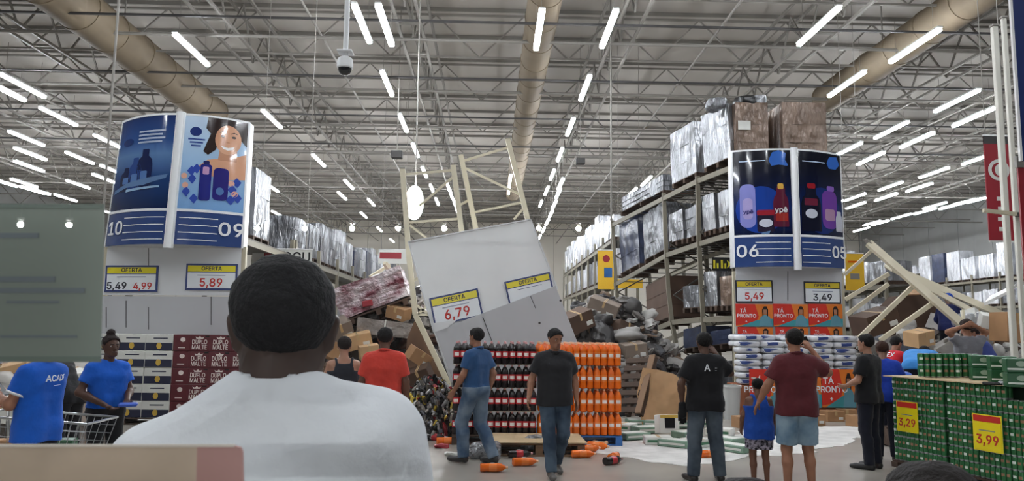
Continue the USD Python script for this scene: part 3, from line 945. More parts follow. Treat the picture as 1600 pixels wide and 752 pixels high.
# man in black on the right
person("man in plain black T-shirt and dark trousers standing near the green can stack", gp(1362, 733), 1.70, 40,
       pose=dict(elL=(-0.26, 0.02, 1.16), wrL=(-0.2, 0.2, 1.08), elR=(0.25, 0.02, 1.15), wrR=(0.22, 0.16, 0.95), palmL=(0.5, 0, 0.8)),
       top=dict(mat=black_cl, hem=0.86, sleeve=0.72, loose=0.008), bottom=dict(mat=navy), shoes=(22, 22, 24), skin_rgb=(158, 116, 94), hair=(18, 16, 16))

# people searching the rubble at the right
person("person in royal blue T-shirt just behind the man in black", gx(1378, 10.6), 1.62, -25, lean=12,
       pose=dict(elR=(0.26, 0.0, 1.15), wrR=(0.24, 0.14, 0.92)), top=dict(mat=cloth("royal_blue", (28, 58, 158)), hem=0.86), bottom=dict(mat=navy), skin_rgb=(118, 82, 64), hair=(58, 36, 26), h=0.013)
person("person in bright red lettered T-shirt bending over the rubble", gx(1386, 12.9), 1.72, -55, lean=24, twist=-15,
       pose=dict(elR=(0.22, 0.2, 1.3), wrR=(0.16, 0.42, 1.2), elL=(-0.2, 0.2, 1.25), wrL=(-0.14, 0.42, 1.15)),
       top=dict(mat=cloth("red_tee", (196, 34, 48)), hem=0.9, text=[("ULEX", 0.075, 0.0, 1.34, False)], text_mat=blue_text), bottom=dict(mat=navy), skin_rgb=(150, 104, 82), h=0.013)
person("person in sky blue shirt bent double, back to the camera", (at(1430, 520, 11.7)[0], 11.7, 0.30), 1.66, -40, lean=70,
       pose=dict(elL=(-0.16, 0.24, 1.36), wrL=(-0.12, 0.46, 1.3), elR=(0.16, 0.24, 1.36), wrR=(0.12, 0.46, 1.3)),
       top=dict(mat=cloth("sky_blue", (62, 136, 206)), hem=0.94, belly=True, loose=0.03), bottom=dict(mat=navy), skin_rgb=(120, 84, 66), h=0.013)
c = at(1487, 590, 15.85)
person("person in navy with a blue cap climbing on the rubble under the fallen beams", (c[0], 15.85, 0.98), 1.64, -35, lean=22,
       pose=dict(kneeL=(-0.12, 0.2, 0.58), ankL=(-0.12, 0.05, 0.2), toeL=(-0.12, 0.2, 0.14), elL=(-0.24, 0.14, 1.2), wrL=(-0.16, 0.34, 1.12), elR=(0.24, 0.14, 1.2), wrR=(0.16, 0.34, 1.12)),
       top=dict(mat=cloth("navy_blue", (30, 38, 84)), sleeve=1.4, hem=0.88), bottom=dict(mat=navy), hair=(38, 74, 168), hair_kind="cap", skin_rgb=(110, 78, 60), h=0.013, shoes=(180, 180, 182))
person("person in grey T-shirt with hands behind the head, beyond the can stack", (at(1511, 520, 11.3)[0], 11.3, 0.30), 1.64, 8,
       pose=dict(elL=(-0.34, 0.0, 1.56), wrL=(-0.1, -0.07, 1.66), elR=(0.34, 0.0, 1.56), wrR=(0.1, -0.07, 1.66), palmL=(0.6, 0.8, 0), palmR=(-0.6, 0.8, 0)),
       top=dict(mat=cloth("mid_grey", (120, 120, 126)), hem=0.86), bottom=dict(mat=navy), skin_rgb=(150, 104, 80), hair=(40, 28, 24), h=0.013)
person("person in purple-blue shirt stooping behind the far end of the can stack", (at(1552, 520, 12.6)[0], 12.6, 0.30), 1.62, 60, lean=25,
       pose=dict(elL=(-0.2, 0.2, 1.25), wrL=(-0.14, 0.4, 1.12), elR=(0.22, 0.2, 1.25), wrR=(0.16, 0.4, 1.12)),
       top=dict(mat=cloth("violet_blue", (70, 84, 150)), hem=0.9), bottom=dict(mat=navy), skin_rgb=(140, 98, 78), hair=(38, 26, 22), h=0.013)
# heads just inside the glass, low at the right
person("person with dark curly hair close to the glass below the can stack", (at(1460, 740, 1.36)[0], 1.36, 0.0), 1.485, 5,
       top=dict(mat=cloth("brown_tee", (70, 56, 50)), hem=0.86), bottom=dict(mat=navy), skin_rgb=(80, 58, 46), hair=(30, 25, 23), h=0.012)
person("short person close to the glass, only crown of dark hair showing below the vest man", (at(1172, 752, 1.3)[0], 1.3, 0.0), 1.465, 0,
       top=dict(mat=cloth("brown_tee", (70, 56, 50)), hem=0.86), bottom=dict(mat=navy), skin_rgb=(80, 58, 46), hair=(24, 20, 19), h=0.012)
# ------------------------------------------------------------------ end displays with the curved aisle signs
def rel(m, o):
    return TM(np.asarray(m.vertices) - np.asarray(o), m.faces)


def slab(pts, thick, back=(0, 1, 0)):
    """A sheet with the outline pts (world), thick along back."""
    p = np.asarray(pts, float)
    n = len(p)
    v = np.vstack([p, p + np.asarray(back, float) * thick])
    f = [[0, i, i + 1] for i in range(1, n - 1)] + [[n, n + i + 1, n + i] for i in range(1, n - 1)]
    for i in range(n):
        k = (i + 1) % n
        f += [[i, n + i, n + k], [i, n + k, k]]
    return TM(v, f)


def quad(px, Y, thick):
    return slab([at(x, y, Y) for x, y in px], thick)


def mat_grad(name, z0, z1, stops, rough=0.12, spec=0.5):
    """A printed sheet whose ink runs through colours from its bottom (z0) to its top (z1)."""
    LOOK[name] = usdkit.material(stage, "/World/Looks/" + name, {
        "tc": ("texture_coordinate", {}), "sx": ("separate_xyz", {}), "mr": ("map_range", {"from_min": z0, "from_max": z1, "clamp": True}),
        "r": ("rgb_ramp", {"ramp": [(a, lin(*c)) for a, c in stops]}), "p": ("principled_bsdf", {"roughness": rough, "specular_ior_level": spec, "coat_weight": 0.6, "coat_roughness": 0.04})},
        [("tc.object", "sx.vector"), ("sx.z", "mr.value"), ("mr.result", "r.fac"), ("r.color", "p.base_color")], surface="p.BSDF")
    return LOOK[name]


def ink(name, rgb):
    return mat("ink_" + name, rgb, rough=0.12, coat=0.6)


class Curved:
    def __init__(self, BL, BR, TL, TR, sag, o):
        self.c, self.sag, self.o = [np.asarray(q) for q in (BL, BR, TL, TR)], sag, np.asarray(o)

    def pos(self, u, v, lift=0.0):
        u, v = np.asarray(u, float)[..., None], np.asarray(v, float)[..., None]
        BL, BR, TL, TR = self.c
        p = (BL * (1 - u) + BR * u) * (1 - v) + (TL * (1 - u) + TR * u) * v
        b = self.sag * 4 * u * (1 - u)
        slope = self.sag * 4 * (1 - 2 * u) / np.linalg.norm(BR - BL)
        n = np.concatenate([-slope, -np.ones_like(u), 0 * u], -1)
        n /= np.linalg.norm(n, axis=-1, keepdims=True)
        return p + np.concatenate([0 * b, -b, 0 * b], -1) + n * np.asarray(lift, float)[..., None] - self.o

    def patch(self, poly, lift, step=0.05):
        v, f = trimesh.creation.triangulate_polygon(poly, engine="earcut")
        v3 = np.column_stack([v, np.zeros(len(v))])
        v3, f = trimesh.remesh.subdivide_to_size(v3, f, step, max_iter=12)
        P = self.pos(v3[:, 0], v3[:, 1], lift)
        m = TM(P, f)
        if m.face_normals[:, 1].mean() > 0:
            m = TM(P, np.asarray(f)[:, ::-1])
        return m

    def letters(self, text, u, v, h, wid, hei, lift=0.012, bold=True):
        m = words(text, h, 0.004, bold)
        q = np.asarray(m.vertices)
        return TM(self.pos(u + q[:, 0] / wid, v + q[:, 1] / hei, lift + q[:, 2]), m.faces)

    def cabinet(self, depth, n=24, lo=-0.0, hi=1.0):
        us = np.linspace(0, 1, n + 1)
        a, b = self.pos(us, np.full(n + 1, lo), -0.02), self.pos(us, np.full(n + 1, hi), -0.02)
        yb = self.c[0][1] - self.o[1] + depth
        ab, bb = a.copy(), b.copy()
        ab[:, 1] = yb; bb[:, 1] = yb
        v = np.vstack([a, b, ab, bb]); N = n + 1
        f = []
        for i in range(n):
            f += [[i, i + 1, N + i + 1], [i, N + i + 1, N + i], [2 * N + i + 1, 2 * N + i, 3 * N + i], [2 * N + i + 1, 3 * N + i, 3 * N + i + 1],
                  [i + 1, i, 2 * N + i], [i + 1, 2 * N + i, 2 * N + i + 1], [N + i, N + i + 1, 3 * N + i + 1], [N + i, 3 * N + i + 1, 3 * N + i]]
        f += [[0, N, 3 * N], [0, 3 * N, 2 * N], [n, 2 * N + n, 3 * N + n], [n, 3 * N + n, N + n]]
        return TM(v, f)


def ell(x, y, a, b=None, n=24):
    return affinity.scale(Point(x, y).buffer(1.0, n // 4), a, b or a)


def rr(x0, y0, x1, y1, r=0.01):
    r = min(r, (x1 - x0) / 2.01, (y1 - y0) / 2.01)
    return sbox(x0 + r, y0 + r, x1 - r, y1 - r).buffer(r, 4)


def flask(x, y, w, h, neck=0.35):
    """A bottle's outline standing at (x, y)."""
    return Polygon([(x - w / 2, y), (x + w / 2, y), (x + w / 2, y + h * 0.62), (x + w * 0.42, y + h * 0.75), (x + w * neck / 2, y + h * 0.84), (x + w * neck / 2, y + h), (x - w * neck / 2, y + h), (x - w * neck / 2, y + h * 0.84), (x - w * 0.42, y + h * 0.75), (x - w / 2, y + h * 0.62)]).buffer(0.012).buffer(-0.004)


m_board = mat("board_white", (214, 216, 218), rough=0.35)
m_board2 = mat("board_grey", (186, 187, 190), rough=0.4)
m_frame_w = mat("sign_frame_white", (232, 234, 236), rough=0.25)
m_post = mat("rack_post_beige", (190, 182, 158), rough=0.5)
m_band = mat("sign_band_blue", (52, 74, 126), rough=0.12, coat=0.6)


def end_display(label, BL, BR, TL, TR, sag, Y, nums, numu, split, art, seams, boards, rails):
    o = np.array([(BL[0] + BR[0]) / 2, Y, 0.0])
    S = Curved(BL, BR, TL, TR, sag, o)
    wid, hei = np.linalg.norm(BR - BL), np.linalg.norm(TL - BL)
    p = thing("aisle_sign_display", label, "aisle sign", T(*o))
    cab = part(p, "cabinet", S.cabinet(0.28), mat("cabinet_grey", (196, 198, 200), rough=0.4), smooth=20)
    for k, (u0, u1) in enumerate(((0.012, split - 0.03), (split + 0.03, 0.988))):
        pic = part(p, "poster_panel", S.patch(sbox(u0, 0.27, u1, 0.985), 0.0), art[k]["bg"], smooth=True, label=art[k]["label"])
        for (nm, poly, mm, lift) in art[k]["shapes"](u0, u1):
            part(pic, nm, S.patch(poly, 0.003 + lift * 0.002, 0.03), mm, smooth=True)
        for (txt, u, v, h, mm) in art[k].get("text", lambda a, b: [])(u0, u1):
            part(pic, "lettering", S.letters(txt, u, v, h, wid, hei), mm)
        band = part(p, "number_band", S.patch(sbox(u0, 0.0, u1, 0.25), 0.0), m_band, smooth=True)
        part(band, "aisle_number", S.letters(nums[k], numu[k], 0.085, hei * 0.098, wid, hei), m_frame_w, label=f"white number {nums[k]}")
        a, b = (u0 + (u1 - u0) * 0.3, u1) if k == 0 else (u0, u0 + (u1 - u0) * 0.7)
        for q in range(4):
            part(band, "white_rule", S.patch(sbox(a + 0.02, 0.035 + q * 0.055, b - 0.02, 0.042 + q * 0.055), 0.004), m_frame_w)
        for (x0, y0, x1, y1) in ((u0 - 0.012, 0, u0, 1.0), (u1, 0, u1 + 0.012, 1.0), (u0 - 0.012, 0.985, u1 + 0.012, 1.0), (u0, 0.25, u1, 0.27)):
            part(p, "frame_strip", S.patch(sbox(x0, y0, x1, y1), 0.008), m_frame_w)
    a, b = S.pos(split, -0.03, 0.02), S.pos(split, 1.005, 0.02)
    part(p, "centre_mullion", J(bar(a, b, 0.15, 0.08, (0, 1, 0)), tube(a, b, 0.075, 14)), m_frame_w, smooth=30)
    for (px, thick, mm) in boards:
        bp = part(p, "board", rel(quad(px, Y, thick), o), mm)
    for (x0, y0, x1, y1) in seams:
        part(p, "board_seam", rel(bar(at(x0, y0, Y - 0.003), at(x1, y1, Y - 0.003), 0.012, 0.006, (0, 1, 0)), o), m_dark)
    for (px, top) in rails:
        c = at(px, 500, Y + 0.1) - o
        part(p, "post", cbox(0.09, 0.09, top, c[0], c[1], 0, 0.006), m_post)
    return p, S, o


def price_sign(label, corners, Y, header, lines, frame_mat, text="OFERTA", lift=0.02, thick=0.02):
    """corners: px of top-left, top-right, bottom-right, bottom-left."""
    TL, TR, BR, BL = [at(x, y, Y) for x, y in corners]
    ex = TR - TL; w = np.linalg.norm(ex); ex /= w
    ezr = TL - BL; ez = ezr - ex * (ezr @ ex); h = np.linalg.norm(ez); ez /= h
    ey = np.cross(ez, ex)
    M = frame(BL + ex * w / 2, ex, ey, ez)
    return flat_price(label, M, w, h, header, lines, frame_mat, text, thick)


def flat_price(label, M, w, h, header, lines, frame_mat, text="OFERTA", thick=0.02, sheet=(226, 230, 234), hh=0.3, cat="price sign"):
    p = thing("price_sign", label, cat, M)
    b = 0.035 * w
    part(p, "frame", J(box(w, thick, h, 0, thick / 2, 0)), frame_mat)
    part(p, "sheet", box(w - 2 * b, 0.004, h * (1 - hh) - 1.5 * b, 0, -0.002, b), mat("sheet_%d_%d_%d" % sheet, sheet, rough=0.3))
    part(p, "header", box(w - 2 * b, 0.004, h * hh - b, 0, -0.002, h * (1 - hh)), header)
    if text:
        tm = upright(words(text, h * hh * 0.48, 0.003))
        part(p, "header_lettering", X(tm, T(0, -0.004, h * (1 - hh) + h * hh * 0.18)), mat("price_dark", (44, 46, 60), rough=0.5))
    for (txt, fx, fz, fh, col) in lines:
        tm = upright(words(txt, h * fh, 0.003))
        part(p, "price", X(tm, T(fx * w, -0.0045, fz * h)), mat("print_%d_%d_%d" % col, col, rough=0.5))
    part(p, "text_rule", box(w * 0.55, 0.003, h * 0.025, 0, -0.0045, h * 0.55), mat("price_grey", (120, 126, 150), rough=0.5))
    return p


yellow = mat("price_yellow", (226, 212, 46), rough=0.35)
m_blueframe = mat("price_frame_blue", (52, 66, 118), rough=0.4)
m_dkframe = mat("price_frame_dark", (40, 42, 52), rough=0.4)
RED, DK = (190, 44, 36), (40, 42, 52)


def art_left(u0, u1):
    w = u1 - u0
    s = []
    dk, md, lt = ink("bottle_navy", (22, 34, 78)), ink("bottle_blue", (44, 74, 138)), ink("foam_pale", (150, 184, 214))
    s += [("logo", ell(u0 + w * .22, .80, .055, .03), ink("logo_blue", (30, 56, 116)), 1)]
    for x, h, ww, mm in ((.26, .17, .13, dk), (.42, .24, .13, md), (.58, .3, .15, dk)):
        s.append(("printed_bottle", flask(u0 + w * x, .42, w * ww * 1.5, h), mm, 1))
        s.append(("printed_label", rr(u0 + w * (x - .055), .47, u0 + w * (x + .055), .47 + h * .3), ink("label_sky", (86, 122, 178)), 2))
    s.append(("splash", Polygon([(u0 + w * .05, .40), (u0 + w * .3, .44), (u0 + w * .6, .45), (u0 + w * .93, .5), (u0 + w * .95, .53), (u0 + w * .6, .5), (u0 + w * .3, .475), (u0 + w * .06, .43)]), ink("foam_blue", (96, 128, 170)), 3))
    s.append(("splash", Polygon([(u0 + w * .3, .405), (u0 + w * .85, .43), (u0 + w * .84, .445), (u0 + w * .3, .425)]), lt, 3))
    for k in range(4):
        s.append(("text_line", rr(u0 + w * .42, .86 - k * .028, u0 + w * (.86 - .04 * (k % 2)), .874 - k * .028, .003), ink("text_pale", (176, 192, 216)), 2))
    return s


def art_right(u0, u1):
    w = u1 - u0
    U = lambda x: u0 + w * x
    hairc, skinc = ink("poster_hair", (42, 28, 26)), ink("poster_skin", (212, 160, 128))
    s = []
    s.append(("hair", Polygon([(U(.40), .985), (U(.38), .90), (U(.46), .86), (U(.40), .78), (U(.36), .72), (U(.42), .70), (U(.52), .74), (U(.56), .80), (U(.9), .85), (U(.999), .80), (U(.999), .985)]).buffer(.006), hairc, 1))
    s.append(("shoulder", Polygon([(U(.28), .60), (U(.42), .655), (U(.58), .67), (U(.62), .70), (U(.84), .70), (U(.999), .73), (U(.999), .53), (U(.7), .51), (U(.4), .54), (U(.28), .57)]), skinc, 2))
    s.append(("neck", Polygon([(U(.6), .76), (U(.58), .66), (U(.86), .66), (U(.86), .76)]), ink("poster_skin_dark", (190, 138, 108)), 2.5))
    s.append(("face", ell(U(.715), .825, w * .20, .115), skinc, 3))
    s.append(("fringe", Polygon([(U(.48), .90), (U(.56), .955), (U(.74), .965), (U(.9), .93), (U(.96), .86), (U(.999), .9), (U(.999), .985), (U(.46), .985)]), hairc, 4))
    for x in (.63, .80):
        s.append(("eye", ell(U(x), .85, w * .034, .009), ink("poster_eye", (54, 36, 32)), 4))
        s.append(("eyebrow", Polygon([(U(x - .05), .873), (U(x), .883), (U(x + .05), .875), (U(x + .05), .88), (U(x), .89), (U(x - .05), .878)]), hairc, 4))
    s.append(("nose", ell(U(.715), .805, w * .03, .007), ink("poster_skin_dark", (190, 138, 108)), 4))
    s.append(("smile", Polygon([(U(.61), .775), (U(.72), .763), (U(.82), .778), (U(.79), .752), (U(.72), .742), (U(.65), .752)]), ink("teeth_white", (238, 234, 230)), 4))
    s.append(("logo", ell(U(.2), .865, w * .1, .035), ink("logo_navy", (34, 52, 116)), 1))
    for k in range(3):
        s.append(("text_line", rr(U(.08 + .03 * k), .80 - k * .025, U(.36 - .03 * k), .812 - k * .025, .003), ink("text_blue", (62, 84, 150)), 1))
    s.append(("printed_bottle", rr(U(.32), .34, U(.50), .62, .02), ink("bottle_indigo", (40, 44, 128)), 5))
    s.append(("printed_bottle", rr(U(.53), .35, U(.76), .60, .03), ink("bottle_violet", (44, 40, 120)), 5))
    s.append(("printed_label", rr(U(.36), .54, U(.46), .60), ink("label_pink", (190, 150, 190)), 6))
    s.append(("printed_label", ell(U(.64), .42, w * .06, .03), ink("label_sky", (86, 122, 178)), 6))
    s.append(("printed_cap", rr(U(.36), .62, U(.46), .645), ink("cap_navy", (28, 30, 90)), 6))
    for x, y in ((.12, .40), (.2, .5), (.18, .56), (.26, .58), (.82, .44), (.88, .5), (.9, .38), (.8, .36), (.25, .35)):
        s.append(("petal", Polygon([(U(x - .05), y), (U(x), y + .03), (U(x + .05), y + .005), (U(x + .01), y - .03)]).buffer(.006), ink("petal_blue", (52, 78, 170)), 4))
    for x, y in ((.07, .52), (.1, .45), (.86, .41), (.8, .49)):
        s.append(("petal", ell(U(x), y, w * .05, .022), ink("petal_peach", (222, 170, 150)), 4))
    return s


A1 = dict(bg=mat_grad("poster_navy_grad", 3.85, 5.6, [(0, (18, 38, 80)), (.3, (34, 66, 120)), (.55, (92, 128, 176)), (.7, (46, 82, 142)), (1, (24, 44, 96))]), label="dark blue poster with three bottles and foam", shapes=art_left)
A2 = dict(bg=mat_grad("poster_sky_grad", 3.85, 5.6, [(0, (120, 164, 214)), (.5, (160, 194, 228)), (1, (196, 216, 236))]), label="pale blue poster with a smiling woman and blue bottles", shapes=art_right)
YL = 14.4


def px_u(px):
    """Where along the left sign's lower edge the pixel column px falls."""
    S = Curved(at(163, 386, YL), at(380, 388, YL), at(192, 190, YL), at(391, 191, YL), 0.6, (0, 0, 0))
    us = np.linspace(0, 1, 200)
    P = S.pos(us, np.full(200, 0.1)) - CAM
    return float(np.interp(px, W / 2 + F * (P @ rt) / (P @ fw), us))


DL, SL, OL = end_display("curved blue aisle sign numbered 10 and 09 above white end boards", at(163, 386, YL), at(380, 388, YL), at(192, 190, YL), at(391, 191, YL), 0.6, YL, ("10", "09"), (px_u(180), px_u(361)), px_u(266), (A1, A2),
    seams=((197, 470, 197, 512), (330, 464, 330, 508), (166, 480, 166, 512), (232, 388, 232, 415), (232, 480, 232, 515)),
    boards=(([(168, 386), (377, 388), (374, 462), (160, 461)], 0.03, m_board), ([(160, 463), (374, 464), (372, 524), (154, 523)], 0.03, m_board2)), rails=((160, 3.2), (376, 3.2)))
price_sign("OFERTA price sign with two prices under the number 10", [(167, 415), (249, 415), (246, 457), (163, 456)], YL - 0.03, yellow, [("5,49", -0.27, 0.1, 0.26, DK), ("4,99", 0.22, 0.1, 0.24, RED)], m_blueframe)
price_sign("OFERTA price sign with one price under the number 09", [(291, 412), (371, 413), (370, 454), (289, 453)], YL - 0.03, yellow, [("5,89", 0.0, 0.14, 0.3, RED)], m_blueframe)


def art6(u0, u1):
    w = u1 - u0
    U = lambda x: u0 + w * x
    s = [("glow", ell(U(.45), .48, w * .42, .2), ink("glow_blue", (26, 62, 150)), 0.5), ("logo_burst", Polygon([(U(.62), .90), (U(.68), .96), (U(.78), .975), (U(.9), .955), (U(.88), .90), (U(.93), .86), (U(.78), .87), (U(.66), .86)]).buffer(.008), ink("burst_blue", (52, 104, 190)), 1)]
    s.append(("printed_pouch", rr(U(.1), .33, U(.36), .70, .05), ink("pouch_lavender", (134, 138, 206)), 2))
    s.append(("printed_label", rr(U(.15), .40, U(.31), .58, .03), ink("label_lilac", (170, 160, 210)), 3))
    s.append(("printed_tub", rr(U(.38), .29, U(.68), .44, .02), ink("tub_dark", (36, 30, 52)), 3))
    s.append(("tub_lid", rr(U(.38), .43, U(.68), .475, .01), ink("lid_red", (150, 34, 48)), 4))
    s.append(("printed_label", ell(U(.53), .365, w * .12, .035), ink("label_white", (206, 210, 224)), 4))
    s.append(("printed_bottle", flask(U(.8), .34, w * .24, .32, .5), ink("bottle_wine", (92, 30, 52)), 3))
    s.append(("printed_cap", rr(U(.745), .65, U(.855), .70, .015), ink("cap_amber", (214, 168, 74)), 4))
    s.append(("printed_label", rr(U(.7), .38, U(.92), .45, .01), ink("label_red", (160, 50, 44)), 4))
    s.append(("text_line", rr(U(.1), .893, U(.55), .903, .003), ink("text_pale", (176, 192, 216)), 1))
    s.append(("spray", Polygon([(U(.45), .285), (U(.6), .30), (U(.52), .20), (U(.45), .22)]).intersection(sbox(0, .272, 1, .985)), ink("foam_blue", (96, 128, 170)), 4))
    return [q for q in s if not q[1].is_empty]


def art5(u0, u1):
    w = u1 - u0
    U = lambda x: u0 + w * x
    s = [("glow", ell(U(.5), .48, w * .42, .2), ink("glow_deep", (22, 46, 112)), 0.5), ("logo_burst", Polygon([(U(.66), .90), (U(.72), .95), (U(.9), .96), (U(.95), .9), (U(.86), .86), (U(.7), .86)]).buffer(.006), ink("burst_blue", (52, 104, 190)), 1)]
    s.append(("printed_bottle", flask(U(.26), .31, w * .38, .36, .5), ink("bottle_black", (24, 26, 44)), 2))
    s.append(("printed_cap", rr(U(.18), .665, U(.36), .71, .015), ink("cap_red", (150, 30, 40)), 3))
    s.append(("printed_label", rr(U(.12), .52, U(.4), .58, .01), ink("label_navyred", (110, 40, 60)), 3))
    s.append(("printed_label", ell(U(.26), .45, w * .13, .04), ink("label_white", (206, 210, 224)), 3))
    s.append(("printed_bottle", rr(U(.5), .33, U(.86), .66, .06), ink("bottle_purple", (112, 62, 158)), 2))
    s.append(("printed_label", rr(U(.56), .40, U(.8), .50, .02), ink("label_mauve", (176, 140, 170)), 3))
    s.append(("printed_cap", rr(U(.62), .655, U(.8), .70, .015), ink("cap_purple", (140, 100, 190)), 3))
    s.append(("printed_bottle", flask(U(.9), .32, w * .14, .16, .5), ink("bottle_white", (200, 204, 216)), 3))
    s.append(("text_line", rr(U(.1), .893, U(.6), .903, .003), ink("text_pale", (176, 192, 216)), 1))
    return s


navyA = mat_grad("poster_night_grad", 3.8, 5.5, [(0, (10, 16, 34)), (.4, (18, 40, 96)), (.75, (14, 22, 50)), (1, (10, 14, 30))])
B1 = dict(bg=navyA, label="dark blue poster with a lavender pouch, tub and red bottle", shapes=art6, text=lambda a, b: [("ypê", a + (b - a) * .8, .455, 0.115, m_frame_w), ("ypê", a + (b - a) * .235, .45, 0.085, ink("word_indigo", (40, 44, 110)))])
B2 = dict(bg=navyA, label="dark blue poster with a black and a purple bottle", shapes=art5)
YR = 17.3
DR, SR, OR_ = end_display("curved dark blue aisle sign numbered 06 and 05 at the standing rack's end", at(1146, 418, YR), at(1321, 420, YR), at(1142, 236, YR), at(1313, 242, YR), 0.42, YR, ("06", "05"), (0.11, 0.93), 0.505, (B1, B2),
    seams=((1231, 424, 1231, 470),), boards=(([(1150, 418), (1316, 420), (1316, 532), (1150, 530)], 0.03, m_board2),), rails=((1149, 3.1), (1317, 3.1)))
price_sign("OFERTA price sign with red price below the number 06", [(1150, 438), (1208, 438), (1208, 473), (1150, 473)], YR - 0.03, mat("price_yellow_dull", (200, 180, 50), rough=0.4), [("5,49", 0.0, 0.14, 0.3, RED)], m_dkframe)
price_sign("OFERTA price sign with dark price below the number 05", [(1257, 440), (1314, 441), (1314, 475), (1257, 474)], YR - 0.03, LOOK["price_yellow_dull"], [("3,49", 0.0, 0.14, 0.3, DK)], m_dkframe)


def poster(label, px, Y, full=True):
    TL, TR, BR, BL = [at(x, y, Y) for x, y in px]
    w, h = TR[0] - TL[0], TL[2] - BL[2]
    p = thing("promo_poster", label, "poster", T((BL[0] + BR[0]) / 2, Y, BL[2]))
    P = lambda poly, d: X(upright(extrude(affinity.scale(affinity.translate(poly, -0.5, 0), w, h, origin=(0, 0)), 0.003)), T(0, -d, 0))
    part(p, "sheet", P(sbox(0, 0, 1, 1), 0.0), mat("poster_orange", (222, 122, 44), rough=0.4))
    part(p, "red_field", P(Polygon([(.0, 1), (.52, 1), (.62, .45), (.52, .15), (.0, .05)]), 0.003), mat("poster_red", (208, 52, 38), rough=0.4))
    part(p, "teal_wedge", P(Polygon([(.1, 0), (1, 0), (1, .35), (.6, .3)]), 0.0045), mat("poster_teal", (66, 150, 158), rough=0.4))
    fig = part(p, "printed_figure", P(Polygon([(.62, .0), (.66, .4), (.74, .52), (.84, .52), (.92, .4), (.97, .0)]), 0.006), mat("poster_top", (98, 150, 166), rough=0.4))
    part(fig, "printed_head", P(ell(.79, .68, .055, .14), 0.0065), mat("poster_face", (176, 124, 96), rough=0.4))
    part(fig, "printed_hair", P(Polygon([(.72, .45), (.71, .75), (.76, .9), (.83, .9), (.87, .76), (.86, .45), (.835, .5), (.84, .76), (.74, .76), (.745, .5)]), 0.009), mat("poster_hair2", (40, 26, 24), rough=0.4))
    for txt, x, z, q in (("TÁ", .2, .62, .16), ("PRONTO", .29, .4, .15), ("+", .28, .18, .12)):
        part(p, "lettering", X(upright(words(txt, h * q, 0.003)), T((x - .5) * w, -0.0075, z * h)), m_frame_w)
    return p


k = 0
for y0, y1, row in ((475, 510, "upper"), (511, 534, "lower")):
    for i, (x0, x1) in enumerate(((1150, 1208), (1209, 1263), (1264, 1317))):
        d = 0 if row == "upper" else 3
        poster(f"red and orange poster, {('left', 'middle', 'right')[i]} one of the {row} row below the sign 06 05", [(x0 + d, y0), (x1, y0 + 1), (x1, y1 + 1), (x0 + d, y1)], YR - 0.04 - 0.012 * (row == "upper"))
for i, (x0, x1) in enumerate(((1172, 1228), (1229, 1284), (1285, 1338))):
    poster(f"red and orange poster, {('left', 'middle', 'right')[i]} one round the base under the bags", [(x0, 577), (x1, 578), (x1, 638), (x0, 637)], 15.75)

# ------------------------------------------------------------------ cartons under the left sign
m_cw, m_cn, m_cg = mat("carton_white", (214, 214, 208), rough=0.5), mat("carton_navy", (34, 38, 62), rough=0.5), mat("carton_gold", (206, 170, 72), rough=0.45)
m_cm, m_ct = mat("carton_maroon", (92, 30, 38), rough=0.45, var=0.15, scale=6), mat("carton_text", (218, 206, 200), rough=0.5)
CWd, CH, CD = 0.485, 0.288, 0.36


def white_carton(M, label, group):
    p = thing("beer_carton", label, "carton", M, group)
    part(p, "box", cbox(CWd - 0.006, CD, CH - 0.004, 0, 0, 0, 0.006), m_cw)
    f = -CD / 2
    bd = part(p, "navy_band", box(CWd - 0.02, 0.003, CH * 0.46, 0, f - 0.001, 0.006), m_cn)
    part(bd, "gold_emblem", X(upright(extrude(ell(0, 0, 0.045, 0.055), 0.003)), T(0, f - 0.0025, CH * 0.3)), m_cg)
    part(p, "top_print", box(CWd * 0.5, 0.003, CH * 0.07, 0.02, f - 0.001, CH * 0.72), m_cn)
    part(p, "lid_flap", box(0.006, CD * 0.9, 0.003, 0, 0, CH - 0.004), m_cn)
    return p


mk = Maker(white_carton)
oC = at(201, 640, 13.75)
for r in range(5):
    for c in range(3):
        x = at((158, 201.5, 245)[c], 600, 13.75)[0]
        mk(T(x + (rng.random() - .5) * 0.012, 13.75 + CD / 2 + (rng.random() - .5) * 0.02, 0.12 + r * CH), f"white and navy beer carton, {ORD[4 - r]} from top in the {('left', 'middle', 'right')[c]} column", "white beer cartons under the sign 10 09")
MW = 0.385


def maroon_carton(M, label, group):
    p = thing("malt_carton", label, "carton", M, group)
    part(p, "box", cbox(MW - 0.006, CD, CH - 0.004, 0, 0, 0, 0.006), m_cm)
    f = -CD / 2
    for txt, z, hh in (("DUPLO", 0.125, 0.075), ("MALTE", 0.035, 0.075)):
        tm = upright(words(txt, hh, 0.003))
        wv = np.ptp(tm.vertices[:, 0])
        part(p, "lettering", X(tm, T(0, f - 0.001, z) @ np.diag([0.26 / wv, 1, 1, 1])), m_ct)
    part(p, "crown_mark", X(upright(extrude(Polygon([(-.06, 0), (.06, 0), (.075, .035), (.03, .02), (0, .05), (-.03, .02), (-.075, .035)]), 0.003)), T(0, f - 0.001, 0.215)), m_ct)
    part(p, "hand_hole", box(0.07, 0.004, 0.02, 0.13, f - 0.001, 0.25), m_black)
    return p


def maroon_end(M, label, group):
    p = thing("malt_carton_end", label, "carton", M, group)
    part(p, "box", cbox(0.29, CD, CH - 0.004, 0, 0, 0, 0.006), m_cm)
    f = -CD / 2
    part(p, "round_mark", X(upright(extrude(ell(0.02, 0.2, 0.045, 0.04), 0.003)), T(0, f - 0.001, 0)), m_ct)
    part(p, "text_strip", box(0.12, 0.003, 0.018, 0, f - 0.001, 0.05), m_ct)
    return p


